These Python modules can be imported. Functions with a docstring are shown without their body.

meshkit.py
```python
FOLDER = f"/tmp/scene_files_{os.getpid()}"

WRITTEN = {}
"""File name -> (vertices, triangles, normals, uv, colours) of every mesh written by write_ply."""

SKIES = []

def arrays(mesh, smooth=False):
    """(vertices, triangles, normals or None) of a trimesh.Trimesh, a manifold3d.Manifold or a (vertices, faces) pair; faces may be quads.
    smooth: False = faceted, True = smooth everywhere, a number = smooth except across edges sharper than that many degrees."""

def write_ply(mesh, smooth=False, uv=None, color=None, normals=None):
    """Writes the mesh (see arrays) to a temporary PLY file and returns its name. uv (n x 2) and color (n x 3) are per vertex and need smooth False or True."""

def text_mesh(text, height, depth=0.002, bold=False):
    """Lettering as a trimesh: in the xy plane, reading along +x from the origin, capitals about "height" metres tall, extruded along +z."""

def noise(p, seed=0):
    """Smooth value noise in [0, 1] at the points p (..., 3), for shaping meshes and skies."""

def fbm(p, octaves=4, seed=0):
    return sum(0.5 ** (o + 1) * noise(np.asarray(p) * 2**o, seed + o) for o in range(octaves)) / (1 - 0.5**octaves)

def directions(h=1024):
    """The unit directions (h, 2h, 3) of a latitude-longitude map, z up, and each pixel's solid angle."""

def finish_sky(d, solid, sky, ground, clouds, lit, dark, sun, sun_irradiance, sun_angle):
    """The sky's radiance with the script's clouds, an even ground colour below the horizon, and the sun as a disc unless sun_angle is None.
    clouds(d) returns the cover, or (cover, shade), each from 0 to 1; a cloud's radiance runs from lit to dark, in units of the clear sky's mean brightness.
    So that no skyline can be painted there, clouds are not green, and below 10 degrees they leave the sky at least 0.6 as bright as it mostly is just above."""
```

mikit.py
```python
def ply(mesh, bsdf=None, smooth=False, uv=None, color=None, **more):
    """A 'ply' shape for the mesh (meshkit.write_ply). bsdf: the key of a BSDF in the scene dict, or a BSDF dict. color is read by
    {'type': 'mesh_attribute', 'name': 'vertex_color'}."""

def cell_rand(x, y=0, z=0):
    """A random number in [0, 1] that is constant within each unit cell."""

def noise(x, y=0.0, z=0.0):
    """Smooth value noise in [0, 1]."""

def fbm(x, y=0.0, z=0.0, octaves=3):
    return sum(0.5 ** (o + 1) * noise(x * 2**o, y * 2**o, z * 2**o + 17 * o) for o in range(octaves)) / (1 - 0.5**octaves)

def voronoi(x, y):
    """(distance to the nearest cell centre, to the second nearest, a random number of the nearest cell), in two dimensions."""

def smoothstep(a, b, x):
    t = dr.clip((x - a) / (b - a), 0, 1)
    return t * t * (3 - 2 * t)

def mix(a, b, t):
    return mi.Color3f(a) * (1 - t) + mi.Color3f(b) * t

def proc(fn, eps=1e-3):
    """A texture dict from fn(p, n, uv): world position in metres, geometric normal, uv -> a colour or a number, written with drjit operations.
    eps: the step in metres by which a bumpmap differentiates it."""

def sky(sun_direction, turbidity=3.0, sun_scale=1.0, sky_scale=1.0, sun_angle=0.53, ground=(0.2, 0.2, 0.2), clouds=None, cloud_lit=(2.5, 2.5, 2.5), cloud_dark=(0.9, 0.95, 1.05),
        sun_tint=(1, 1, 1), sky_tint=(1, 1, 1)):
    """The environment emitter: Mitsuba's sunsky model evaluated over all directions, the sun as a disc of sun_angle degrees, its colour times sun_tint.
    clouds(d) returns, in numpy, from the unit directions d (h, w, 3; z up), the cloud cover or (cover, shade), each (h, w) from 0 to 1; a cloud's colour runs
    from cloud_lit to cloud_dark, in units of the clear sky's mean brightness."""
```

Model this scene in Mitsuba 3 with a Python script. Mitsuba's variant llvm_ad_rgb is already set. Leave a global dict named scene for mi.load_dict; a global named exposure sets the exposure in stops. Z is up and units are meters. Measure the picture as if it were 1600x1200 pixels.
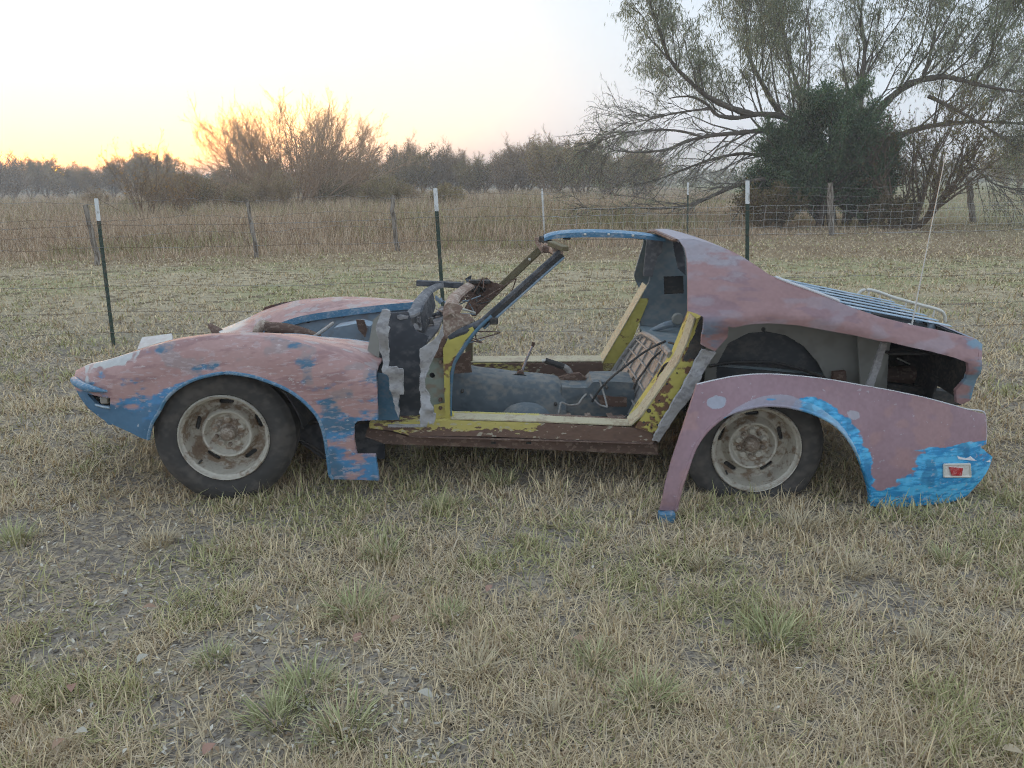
import math, random
import numpy as np, trimesh, shapely, drjit as dr, mitsuba as mi
import mikit, meshkit
from mikit import proc, noise, fbm, smoothstep, mix, cell_rand, voronoi
from scipy.spatial import Delaunay
from shapely.geometry import Polygon, Point
scene, labels = {}, {}
# ------------------------------------------------------------------ camera
FPX, CAM = 1205.0, np.array([0.0, 0.0, 1.48])
PITCH, YAW, ROLL = math.radians(14.74), math.radians(1.09), math.radians(0.7)
fwd = np.array([-math.sin(YAW) * math.cos(PITCH), math.cos(YAW) * math.cos(PITCH), -math.sin(PITCH)])
rt = np.cross(fwd, [0, 0, 1]); rt /= np.linalg.norm(rt)
upv = np.cross(rt, fwd)
rt, upv = rt * math.cos(ROLL) - upv * math.sin(ROLL), upv * math.cos(ROLL) + rt * math.sin(ROLL)
T = mi.ScalarTransform4f
scene['camera'] = {'type': 'perspective', 'fov': 2 * math.degrees(math.atan(800 / FPX)), 'fov_axis': 'x', 'near_clip': 0.05, 'far_clip': 3000.0,
                   'to_world': T().look_at(CAM.tolist(), (CAM + fwd).tolist(), upv.tolist())}
# ------------------------------------------------------------------ light
SUN_AZ, SUN_EL = math.radians(-30.8), math.radians(0.6)
SUN = [math.sin(SUN_AZ) * math.cos(SUN_EL), math.cos(SUN_AZ) * math.cos(SUN_EL), math.sin(SUN_EL)]
def veil(d):
    """a thin even high haze, thinner where the low sun burns through"""
    a = np.arccos(np.clip(d @ np.array(SUN), -1, 1))
    return 0.96 - 0.72 * np.exp(-(a / 0.37) ** 2)
scene['sky_light'] = mikit.sky(SUN, turbidity=3.0, sun_scale=0.05, sky_scale=1.0, sun_angle=1.0, ground=(0.16, 0.14, 0.1), clouds=veil, cloud_lit=(0.71, 0.86, 1.04), sky_tint=(1.0, 0.98, 0.78))
exposure = 6.38

def ray(px, py):
    d = fwd * FPX + rt * (px - 800) + upv * (600 - py)
    return d / np.linalg.norm(d)
def at(px, py, Y):
    d = ray(px, py)
    return CAM + d * (Y / d[1])
def pix(p):
    d = np.asarray(p, float) - CAM
    z = d @ fwd
    return 800 + FPX * (d @ rt) / z, 600 - FPX * (d @ upv) / z
def onz(px, py, z=0.0):
    d = ray(px, py)
    return CAM + d * ((z - CAM[2]) / d[2])
# ------------------------------------------------------------------ helpers
RNG = np.random.default_rng(11)
def free(key):
    if key not in scene and key not in labels: return key
    n = 1
    while f'{key}_{n:03d}' in scene or f'{key}_{n:03d}' in labels: n += 1
    return f'{key}_{n:03d}'
def put(key, mesh, bsdf, smooth=35, color=None, label=None, **lab):
    key = free(key)
    scene[key] = mikit.ply(mesh, bsdf, smooth=True if color is not None and smooth else smooth, color=color)
    if label: lab['label'] = label
    if lab: labels[key] = lab
    return key
def thing(key, label, category, group=None):
    key = free(key); labels[key] = {'label': label, 'category': category}
    if group: labels[key]['group'] = group
    return key
def join(ms):
    vs, fs, o = [], [], 0
    for v, f in ms:
        f = np.asarray(f)
        if f.shape[1] == 4: f = np.vstack([f[:, [0, 1, 2]], f[:, [0, 2, 3]]])
        vs.append(np.asarray(v, float)); fs.append(f + o); o += len(v)
    return np.vstack(vs), np.vstack(fs)
def vf(m): return np.asarray(m.vertices), np.asarray(m.faces)
def bez(pts, n):
    """smooth curve through the points"""
    P = np.asarray(pts, float); t = np.r_[0, np.cumsum(np.linalg.norm(np.diff(P, axis=0), axis=1))]
    from scipy.interpolate import PchipInterpolator
    return PchipInterpolator(t, P)(np.linspace(0, t[-1], n))
def tubes(P, R, sides=5, caps=True):
    """N tubes at once: P (N,K,3), R (N,K)"""
    P, R = np.asarray(P, float), np.asarray(R, float)
    if P.ndim == 2: P, R = P[None], np.broadcast_to(R, P.shape[:1])[None]
    N, K, _ = P.shape
    t = np.gradient(P, axis=1); t /= np.linalg.norm(t, axis=2, keepdims=True) + 1e-12
    ref = np.where(np.abs(t[:, :1, 2:]) > 0.8, [[[1.0, 0, 0]]], [[[0, 0, 1.0]]])
    u = np.cross(t, ref); u /= np.linalg.norm(u, axis=2, keepdims=True) + 1e-12
    w = np.cross(t, u); a = np.arange(sides) * 2 * np.pi / sides
    V = P[:, :, None] + R[:, :, None, None] * (np.cos(a)[None, None, :, None] * u[:, :, None] + np.sin(a)[None, None, :, None] * w[:, :, None])
    i, j = np.meshgrid(np.arange(K - 1), np.arange(sides), indexing='ij'); j2 = (j + 1) % sides
    q = np.stack([i * sides + j, i * sides + j2, (i + 1) * sides + j2, (i + 1) * sides + j], -1).reshape(-1, 4)
    f = np.vstack([q[:, [0, 2, 1]], q[:, [0, 3, 2]]])
    if caps:
        k = np.arange(1, sides - 1)
        f = np.vstack([f, np.stack([k * 0, k, k + 1], 1), np.stack([k * 0, k + 1, k], 1) + (K - 1) * sides])
    F = (f[None] + (np.arange(N) * K * sides)[:, None, None]).reshape(-1, 3)
    return V.reshape(-1, 3), F
def tube(pts, r, sides=8, n=None):
    pts = bez(pts, n) if n else np.asarray(pts, float)
    r = np.interp(np.linspace(0, 1, len(pts)), np.linspace(0, 1, np.size(r)), np.atleast_1d(r))
    return tubes(pts[None], r[None], sides)
def solid(V, F, off):
    """a shell: the sheet V, F and its copy moved by off, closed along the open edges"""
    V, F = np.asarray(V, float), np.asarray(F)
    if F.shape[1] == 4: F = np.vstack([F[:, [0, 1, 2]], F[:, [0, 2, 3]]])
    n = len(V); e = np.vstack([F[:, [0, 1]], F[:, [1, 2]], F[:, [2, 0]]])
    key = {tuple(x) for x in e.tolist()}
    b = np.array([x for x in e.tolist() if (x[1], x[0]) not in key])
    side = np.vstack([np.c_[b[:, 1], b[:, 0], b[:, 0] + n], np.c_[b[:, 1], b[:, 0] + n, b[:, 1] + n]]) if len(b) else np.zeros((0, 3), int)
    return np.vstack([V, V + off]), np.vstack([F, F[:, ::-1] + n, side])
def dens(poly, step):
    out = []
    for a, b in zip(poly, np.roll(poly, -1, axis=0)):
        k = max(1, int(np.ceil(np.linalg.norm(b - a) / step)))
        out += [a + (b - a) * t for t in np.arange(k) / k]
    return np.array(out)
def fill(poly, step, holes=()):
    """triangles of a polygon (x, z) with points inside, for bending"""
    B = [dens(np.asarray(poly, float), step)] + [dens(np.asarray(h, float), step) for h in holes]
    S = Polygon(B[0], [h for h in B[1:]]).buffer(0)
    x0, z0, x1, z1 = S.bounds
    gx, gz = np.meshgrid(np.arange(x0, x1, step), np.arange(z0, z1, step)); gx = gx + (np.arange(len(gx)) % 2)[:, None] * step / 2
    G = np.c_[gx.ravel(), gz.ravel()]
    G = G[shapely.contains_xy(S.buffer(-0.45 * step), G[:, 0], G[:, 1])] if not S.buffer(-0.45 * step).is_empty else G[:0]
    P = np.vstack(B + [G]); D = Delaunay(P).simplices
    c = P[D].mean(1); D = D[shapely.contains_xy(S, c[:, 0], c[:, 1])]
    a = P[D]; s = (a[:, 1, 0] - a[:, 0, 0]) * (a[:, 2, 1] - a[:, 0, 1]) - (a[:, 1, 1] - a[:, 0, 1]) * (a[:, 2, 0] - a[:, 0, 0])
    D[s < 0] = D[s < 0][:, ::-1]
    return P, D[np.abs(s) > 1e-9]
def onsurf(px, yf):
    out = []
    for p in px:
        Y = 3.45
        for _ in range(14): q = at(p[0], p[1], Y); Y = 0.5 * Y + 0.5 * float(yf(np.array([q[0]]), np.array([q[2]]))[0])
        q = at(p[0], p[1], Y); out.append([q[0], q[2]])
    return np.array(out)
def panel(px, yf, thick=0.012, step=0.03, holes=(), rough=0.0, curve=False):
    """a body panel: its outline, given in pixels of the photograph, carried onto the surface y = yf(x, z)"""
    Q = onsurf(px, yf)
    if rough:
        Q = dens(Q, 0.02); Q = Q + (meshkit.noise(np.c_[Q * 60, Q[:, :1] * 0], 3)[:, None] - 0.5) * rough
    P, F = fill(Q, step, [onsurf(h, yf) for h in holes])
    V = np.c_[P[:, 0], yf(P[:, 0], P[:, 1]), P[:, 1]]
    return solid(V, F[:, [0, 1, 2]], np.array([0, thick, 0]))
def flat(Y, lean=0.0, z0=0.0, slope=0.0, x0=0.0): return lambda x, z: Y + lean * (z - z0) + slope * (x - x0)
def box(x0, x1, y0, y1, z0, z1, b=0.004):
    s = np.array([x1 - x0, y1 - y0, z1 - z0]); b = min(b, s.min() * 0.3)
    pts = np.array([[sx * (s[0] / 2 - (b if k != 0 else 0)), sy * (s[1] / 2 - (b if k != 1 else 0)), sz * (s[2] / 2 - (b if k != 2 else 0))]
                    for sx in (-1, 1) for sy in (-1, 1) for sz in (-1, 1) for k in range(3)])
    v, f = vf(trimesh.convex.convex_hull(pts)); return v + [(x0 + x1) / 2, (y0 + y1) / 2, (z0 + z1) / 2], f
def beam(p, q, w, h, up=(0, 0, 1), b=0.003):
    """a bar from p to q, w wide (sideways) and h high"""
    p, q = np.asarray(p, float), np.asarray(q, float); d = q - p; L = np.linalg.norm(d); d /= L
    s = np.cross(d, up); s /= np.linalg.norm(s); u = np.cross(s, d)
    v, f = box(0, L, -w / 2, w / 2, -h / 2, h / 2, b)
    return p + v[:, :1] * d + v[:, 1:2] * s + v[:, 2:] * u, f[:, ::-1] if np.dot(np.cross(d, s), u) < 0 else f
def extr(xz, y0, y1):
    P = np.asarray(xz, float); v, f = trimesh.creation.triangulate_polygon(Polygon(P).buffer(0), engine='earcut')
    return solid(np.c_[v[:, 0], np.full(len(v), y0), v[:, 1]], f, np.array([0, y1 - y0, 0]))
def extr_px(px, Y, depth): return extr([at(a, b, Y)[[0, 2]] for a, b in px], Y, Y + depth)
def grid(rows):
    G = np.asarray(rows, float); m, n = G.shape[:2]
    i, j = np.meshgrid(np.arange(m - 1), np.arange(n - 1), indexing='ij')
    q = np.stack([i * n + j, i * n + j + 1, (i + 1) * n + j + 1, (i + 1) * n + j], -1).reshape(-1, 4)
    return G.reshape(-1, 3), q
def loft(curves, n=30, m=2):
    """a sheet through curves (each resampled to n points), m steps between neighbours"""
    C = [bez(c, n) for c in curves]; rows = []
    for a, b in zip(C[:-1], C[1:]): rows += [a + (b - a) * t for t in np.arange(m) / m]
    return grid(rows + [C[-1]])
def lathe(prof, n=64):
    """about the y axis: prof (radius, y)"""
    p = np.asarray(prof, float); a = np.arange(n) * 2 * np.pi / n
    V = np.stack([p[:, None, 0] * np.cos(a), np.broadcast_to(p[:, None, 1], (len(p), n)), p[:, None, 0] * np.sin(a)], -1)
    i, j = np.meshgrid(np.arange(len(p) - 1), np.arange(n), indexing='ij'); j2 = (j + 1) % n
    q = np.stack([i * n + j, i * n + j2, (i + 1) * n + j2, (i + 1) * n + j], -1).reshape(-1, 4)
    return V.reshape(-1, 3), np.vstack([q[:, [0, 1, 2]], q[:, [0, 2, 3]]])
def move(m, loc=(0, 0, 0), rz=0.0, ry=0.0, scale=1.0):
    v, f = m; v = np.asarray(v) * scale
    c, s = math.cos(ry), math.sin(ry); v = np.c_[v[:, 0] * c + v[:, 2] * s, v[:, 1], -v[:, 0] * s + v[:, 2] * c]
    c, s = math.cos(rz), math.sin(rz); v = np.c_[v[:, 0] * c - v[:, 1] * s, v[:, 0] * s + v[:, 1] * c, v[:, 2]]
    return v + np.asarray(loc), f
# ------------------------------------------------------------------ materials
def diffuse(c, two=True):
    b = {'type': 'diffuse', 'reflectance': c if isinstance(c, dict) else {'type': 'rgb', 'value': list(c)}}
    return {'type': 'twosided', 'bsdf': b} if two else b
def princ(c, rough=0.5, metal=0.0, spec=0.5, bump=None, scale=1.0):
    b = {'type': 'principled', 'base_color': c if isinstance(c, dict) else {'type': 'rgb', 'value': list(c)}, 'roughness': rough, 'metallic': metal, 'specular': spec}
    if bump: b = {'type': 'bumpmap', 'arbitrary': bump, 'scale': scale, 'bsdf': b}
    return {'type': 'twosided', 'bsdf': b}
VC = {'type': 'mesh_attribute', 'name': 'vertex_color'}
scene['plant'] = diffuse(VC)
scene['leaf'] = {'type': 'principledthin', 'base_color': VC, 'roughness': 0.6, 'diff_trans': 1.1, 'spec_trans': 0.0, 'eta': 1.33}
# ------------------------------------------------------------------ ground
def ground_z(x, y):
    x, y = np.asarray(x, float), np.asarray(y, float); p = np.stack([x, y, x * 0], -1)
    near = np.clip((30 - y) / 20, 0, 1)
    z = near * (0.05 * (meshkit.fbm(p * 1.1, 3, 5) - 0.5) + 0.02 * (meshkit.fbm(p * 6, 3, 8) - 0.5)) + np.clip((y - 20) / 60, 0, 1) * 0.7 * (meshkit.fbm(p * 0.03, 2, 2) - 0.5)
    return z
def bare(x, y):
    """1 where the soil shows: patches in the near left and a few between the tufts"""
    p = np.stack([np.asarray(x, float), np.asarray(y, float), np.asarray(x) * 0.0], -1)
    n = meshkit.fbm(p * 2.3, 3, 21)
    left = np.clip((-0.55 - x) / 0.9, 0, 1) * np.clip((3.9 - y) / 0.8, 0, 1)
    return np.clip((n - 0.66 + 0.25 * left) / 0.09, 0, 1) * np.clip((9 - y) / 4, 0, 1)
xs = np.unique(np.r_[-400, -200, -100, -60, -40, -30, -22, -16, -12, np.arange(-9, -4, 0.25), np.arange(-4, 4, 0.045), np.arange(4, 9.01, 0.25), 12, 16, 22, 30, 40, 60, 100, 200, 400])
ys = np.unique(np.r_[-60, -20, -8, -3, 0, 0.8, np.arange(1.3, 4.2, 0.045), np.arange(4.2, 9, 0.12), np.arange(9, 30, 0.6), np.arange(30, 100, 4), 120, 160, 220, 300, 500, 900])
gx, gy = np.meshgrid(xs, ys)
gv, gf = grid(np.stack([gx, gy, ground_z(gx, gy)], -1))
def soil(p, n, uv):
    a = fbm(p.x * 1.7, p.y * 1.7, 0.0, 3); b = fbm(p.x * 38, p.y * 38, 3.0, 3); c = noise(p.x * 160, p.y * 160, 0.0); far = smoothstep(14.5, 16.5, p.y + 2.0 * a)
    near = mix(mix((0.21, 0.18, 0.15), (0.33, 0.29, 0.245), a), (0.38, 0.32, 0.235), smoothstep(0.46, 0.6, b))
    near = mix(near, (0.085, 0.07, 0.055), 0.6 * smoothstep(0.62, 0.8, c))
    mown = mix((0.46, 0.39, 0.265), (0.36, 0.34, 0.19), smoothstep(0.45, 0.7, fbm(p.x * 0.4, p.y * 0.8, 7.0, 3)))
    mown = mix(mown, (0.2, 0.16, 0.11), smoothstep(0.5, 0.75, fbm(p.x * 6, p.y * 9, 2.0, 3)))
    near = mix(near, mown, smoothstep(6.0, 11.0, p.y))
    field = mix((0.33, 0.25, 0.16), (0.24, 0.17, 0.11), fbm(p.x * 0.25, p.y * 0.4, 9.0, 3))
    green = mix((0.24, 0.235, 0.13), (0.36, 0.32, 0.19), fbm(p.x * 0.3, p.y * 0.3, 1.0, 3))
    field = mix(field, green, smoothstep(8.0, 14.0, p.x - 0.12 * p.y))
    return mix(near, field, far)
scene['soil'] = {'type': 'twosided', 'bsdf': {'type': 'bumpmap', 'arbitrary': proc(lambda p, n, uv: fbm(p.x * 45, p.y * 45, p.z * 10, 3)), 'scale': 0.012, 'bsdf': {'type': 'diffuse', 'reflectance': proc(soil)}}}
put('ground', (gv, gf), 'soil', True, kind='structure', label='dry field of trodden soil and thin grass under the car')
# ------------------------------------------------------------------ grass
def blades(x, y, z, h, w, az, lean, curl, col, seed=0):
    """grass blades: root, length, width, heading, lean from upright and how much more the tip leans"""
    n = len(x); d = np.c_[np.cos(az), np.sin(az)]; s = np.c_[-d[:, 1], d[:, 0]]
    def pt(t, L):
        ang = lean + curl * t
        return np.c_[d * (np.sin(ang) * L)[:, None], np.cos(ang) * L]
    p0 = np.c_[x, y, z]; p1 = p0 + pt(0.35, 0.5 * h); p2 = p1 + pt(1.0, 0.5 * h)
    p1[:, 2] = np.maximum(p1[:, 2], z + 0.004); p2[:, 2] = np.maximum(p2[:, 2], z + 0.003)
    so = np.c_[s, 0 * x] * (w / 2)[:, None]
    V = np.stack([p0 - so, p0 + so, p1 - so * 0.9, p1 + so * 0.9, p2], 1).reshape(-1, 3)
    f = np.array([[0, 1, 3], [0, 3, 2], [2, 3, 4]]); F = (f[None] + 5 * np.arange(n)[:, None, None]).reshape(-1, 3)
    C = np.repeat(col, 5, axis=0)
    return V, F, C
def lerp(a, b, t): return np.asarray(a) * (1 - t)[:, None] + np.asarray(b) * t[:, None]
def meadow(rng, n, y0, y1, power, side):
    u = rng.random(n); k = 1 - power
    y = (y0 ** k + u * (y1 ** k - y0 ** k)) ** (1 / k)
    x = (rng.random(n) * 2 - 1) * (0.74 * y + side)
    return x, y
def edge_y(x): return np.interp(x, [-25, -9, -5.7, -2, 1.5, 4, 8, 14, 24], [14.8, 15.3, 16.2, 17, 17.3, 18, 20.5, 22.5, 26])
rng = np.random.default_rng(5)
N = 560000
x, y = meadow(rng, N, 1.2, 27, 1.35, 0.9)
p3 = np.c_[x, y, 0 * x]
keep = rng.random(N) > 0.82 * bare(x, y)
clump = meshkit.fbm(p3 * 7.5, 2, 31)
keep &= (rng.random(N) < 0.3 + 1.5 * np.clip(clump - 0.25, 0, 1)) & (y < edge_y(x) + 0.6 + np.clip(x - 6, 0, 6))
x, y, p3, clump = x[keep], y[keep], p3[keep], clump[keep]; n = len(x)
kind = rng.random(n); gpatch = meshkit.fbm(p3 * 1.5, 3, 44); gclump = meshkit.fbm(p3 * 5, 2, 55)
green = (rng.random(n) < np.clip((gpatch - 0.55) * 2.6 + (gclump - 0.5) * 1.8, 0.04, 0.6))
lie = rng.random(n) < 0.62
far = np.clip((y - 2) / 8, 0, 1.8)
h = (0.03 + 0.06 * rng.random(n) ** 1.5 + 0.04 * np.clip(clump - 0.5, 0, 1)) * np.where(lie, 1.1, 1.0) * (1 + 0.25 * green)
longb = rng.random(n) < 0.02; h = np.where(longb, h * 1.9, h)
under = (np.abs(y - 4.0) < 0.75) & (np.abs(x) < 2.0); h = np.where(under & ~lie, h * 1.15, h) * 0.9
w = (0.0022 + 0.0022 * rng.random(n)) * (1 + 2.6 * far)
az = rng.random(n) * 2 * np.pi
lean = np.where(lie, 1.1 + 0.42 * rng.random(n), 0.05 + 0.65 * rng.random(n)); curl = np.where(lie, 0.3 * rng.standard_normal(n), 0.15 + 0.8 * rng.random(n))
t = rng.random(n)
straw = lerp([0.72, 0.575, 0.355], [0.52, 0.43, 0.285], t); brown = lerp([0.43, 0.31, 0.2], [0.62, 0.52, 0.385], t); grn = lerp([0.29, 0.29, 0.13], [0.54, 0.49, 0.26], t)
col = np.where((rng.random(n) < 0.3)[:, None], brown, straw)
col = np.where(green[:, None], grn, col) * (0.72 + 0.5 * rng.random(n))[:, None]
col = np.where((lie & ~green)[:, None], col * 0.5 + 0.5 * np.array([0.55, 0.455, 0.315]), col)
V, F, C = blades(x, y, ground_z(x, y), h, w, az, lean, curl, col)
put('short_grass', (V, F), 'plant', False, color=C, kind='stuff', label='short dry straw coloured grass with green tufts round the car')
# tufts that stand out: long thin leaves from one root
def tuft(n, spread, hh, cols, rg):
    a = rg.random(n) * 2 * np.pi; r = spread * np.sqrt(rg.random(n)) * 0.35
    c = lerp(cols[0], cols[1], rg.random(n)) * (0.75 + 0.5 * rg.random(n))[:, None]
    return blades(r * np.cos(a), r * np.sin(a), 0 * a - 0.005, hh * (0.5 + 0.7 * rg.random(n)), 0.0025 + 0.002 * rg.random(n), a + 0.5 * rg.standard_normal(n), 0.12 + 0.5 * rg.random(n), 0.3 + 0.7 * rg.random(n), c)
rg = np.random.default_rng(8)
TUFT = {'green': ([0.27, 0.29, 0.13], [0.5, 0.47, 0.27]), 'straw': ([0.6, 0.5, 0.33], [0.46, 0.39, 0.27])}
proto = {}
for kind in TUFT:
    for k in range(3):
        V, F, C = tuft(130, 0.17, 0.10, TUFT[kind], rg); proto[kind, k] = mikit.ply((V, F), 'plant', smooth=False, color=C)
TP = [(480, 1085, 'green'), (430, 1130, 'green'), (335, 1035, 'green'), (600, 870, 'green'), (555, 960, 'green'), (700, 970, 'green'), (20, 850, 'green'), (930, 1040, 'green'), (745, 1055, 'straw'), (1100, 890, 'straw'),
      (1330, 900, 'straw'), (1010, 1100, 'green'), (540, 1150, 'green'), (1210, 1000, 'green'), (860, 1130, 'straw'), (1450, 1010, 'straw'), (690, 800, 'green'), (780, 760, 'green'), (250, 850, 'straw'), (1250, 830, 'straw'), (1480, 880, 'green')]
names = {'green': ('green tuft of longer grass among the dry blades', 'green grass tufts'), 'straw': ('pale dry tuft of longer grass standing above the mat', 'dry grass tufts')}
for i, (a, b, kind) in enumerate(TP):
    q = onz(a, b); q[2] = float(ground_z(q[0], q[1]))
    k = thing('grass_tuft', names[kind][0], 'grass tuft', names[kind][1])
    s = 0.75 + 0.6 * rg.random(); scene[k] = {**proto[kind, i % 3], 'to_world': T().translate(q.tolist()).rotate([0, 0, 1], float(rg.random() * 360)).scale(s)}
# fallen leaves and straw scraps
def leafmesh(L, W, bend, rg):
    s = np.linspace(0, 1, 7); wd = W * np.sin(np.pi * s ** 0.8) * 0.5
    z = bend * np.sin(np.pi * s) + 0.15 * L * rg.random() * s; x0 = L * (s - 0.5)
    G = np.stack([np.c_[x0, -wd, z + 0.35 * wd], np.c_[x0, 0 * wd, z], np.c_[x0, wd, z + 0.35 * wd]])
    return grid(G)
def litter(n, L0, rg, xr):
    ms, cs = [], []
    x, y = meadow(rg, n, 1.5, 6.0, 1.5, 0.5)
    for a, b in zip(x, y):
        if rg.random() > (0.12 + bare(np.array(a), np.array(b)) * 0.9) * (1.0 if a < -0.2 else 0.25): continue
        m = move(leafmesh(L0 * (0.5 + rg.random()), L0 * (0.25 + 0.35 * rg.random()), 0.004 * rg.standard_normal(), rg), (a, b, float(ground_z(a, b)) + 0.008 + 0.02 * rg.random()), rg.random() * 6.3, rg.normal(0, 0.35))
        ms.append(m); c = [(0.46, 0.42, 0.34), (0.54, 0.5, 0.42), (0.28, 0.2, 0.13), (0.34, 0.27, 0.18)][rg.integers(4)]
        cs.append(np.repeat(np.array([c]) * (0.75 + 0.5 * rg.random()), len(m[0]), 0))
    m = join(ms); return m, np.vstack(cs)
m, c = litter(9000, 0.019, np.random.default_rng(3), None)
put('leaf_litter', m, 'plant', True, color=c, kind='stuff', label='small pale dead leaves scattered over the bare soil')
def clods(n, rg):
    b = vf(trimesh.creation.icosphere(1)); ms, cs = [], []; x, y = meadow(rg, n, 1.5, 5.0, 1.5, 0.5)
    for a, c in zip(x, y):
        if rg.random() > 0.08 + bare(np.array(a), np.array(c)): continue
        r = 0.002 + 0.007 * rg.random() ** 3; v = b[0] * (1 + 0.25 * rg.standard_normal((len(b[0]), 1))) * r * np.array([1, 0.8, 0.55])
        ms.append((v + [a, c, float(ground_z(a, c)) + 0.3 * r], b[1])); cs.append(np.repeat([np.array([0.2, 0.175, 0.15]) * (0.6 + 0.9 * rg.random())], len(v), 0))
    return join(ms), np.vstack(cs)
m, c = clods(6000, np.random.default_rng(33))
put('soil_crumbs', m, 'plant', True, color=c, kind='stuff', label='loose crumbs of dry soil and grit between the grass')
rg = np.random.default_rng(14)
LP = [(600, 1105, 0), (665, 1108, 1), (95, 1182, 2), (130, 1165, 1), (905, 1015, 2), (765, 932, 3), (410, 995, 1), (30, 1110, 2), (115, 1090, 3), (225, 1045, 1), (560, 1010, 3), (1580, 1190, 0), (195, 940, 1), (620, 985, 2), (330, 1190, 3), (235, 965, 2)]
LCOL = [(0.44, 0.36, 0.25), (0.44, 0.41, 0.34), (0.36, 0.24, 0.17), (0.36, 0.22, 0.17)]
LNAME = ['tan', 'pale grey', 'brown', 'reddish brown']
for a, b, c in LP:
    q = onz(a, b); m = move(leafmesh(0.04 + 0.015 * rg.random(), 0.024 + 0.01 * rg.random(), 0.005, rg), (q[0], q[1], float(ground_z(q[0], q[1])) + 0.035), rg.random() * 6.3, rg.normal(0, 0.2))
    put('fallen_leaf', m, 'plant', True, color=np.repeat([LCOL[c]], len(m[0]), 0), label=f'{LNAME[c]} fallen leaf lying on the dry grass', category='leaf', group=f'{LNAME[c]} fallen leaves')
# ------------------------------------------------------------------ tall dry grass beyond the wooden posts
rng = np.random.default_rng(6); N = 190000
u = rng.random(N); y = 14.5 * (75 / 14.5) ** u; x = (rng.random(N) * 2 - 1) * (0.72 * y + 2)
keep = (y > edge_y(x) + 0.5 * rng.random(N)) & (rng.random(N) < np.clip(1.15 - (x - 0.12 * y - 5) / 6, 0.22, 1))
x, y = x[keep], y[keep]; n = len(x); p3 = np.c_[x, y, 0 * x]
tall = meshkit.fbm(p3 * 0.35, 2, 12); front = np.clip((y - edge_y(x)) / 4.5, 0.22, 1)
rightlow = np.clip(1 - (x - 2) / 8, 0.3, 1)
h = (0.45 + 0.7 * tall + 0.3 * rng.random(n)) * front * (0.55 + 0.5 * rng.random(n)) * rightlow
t = rng.random(n); gp = meshkit.fbm(p3 * np.array([0.25, 0.5, 1]), 3, 77)
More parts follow.
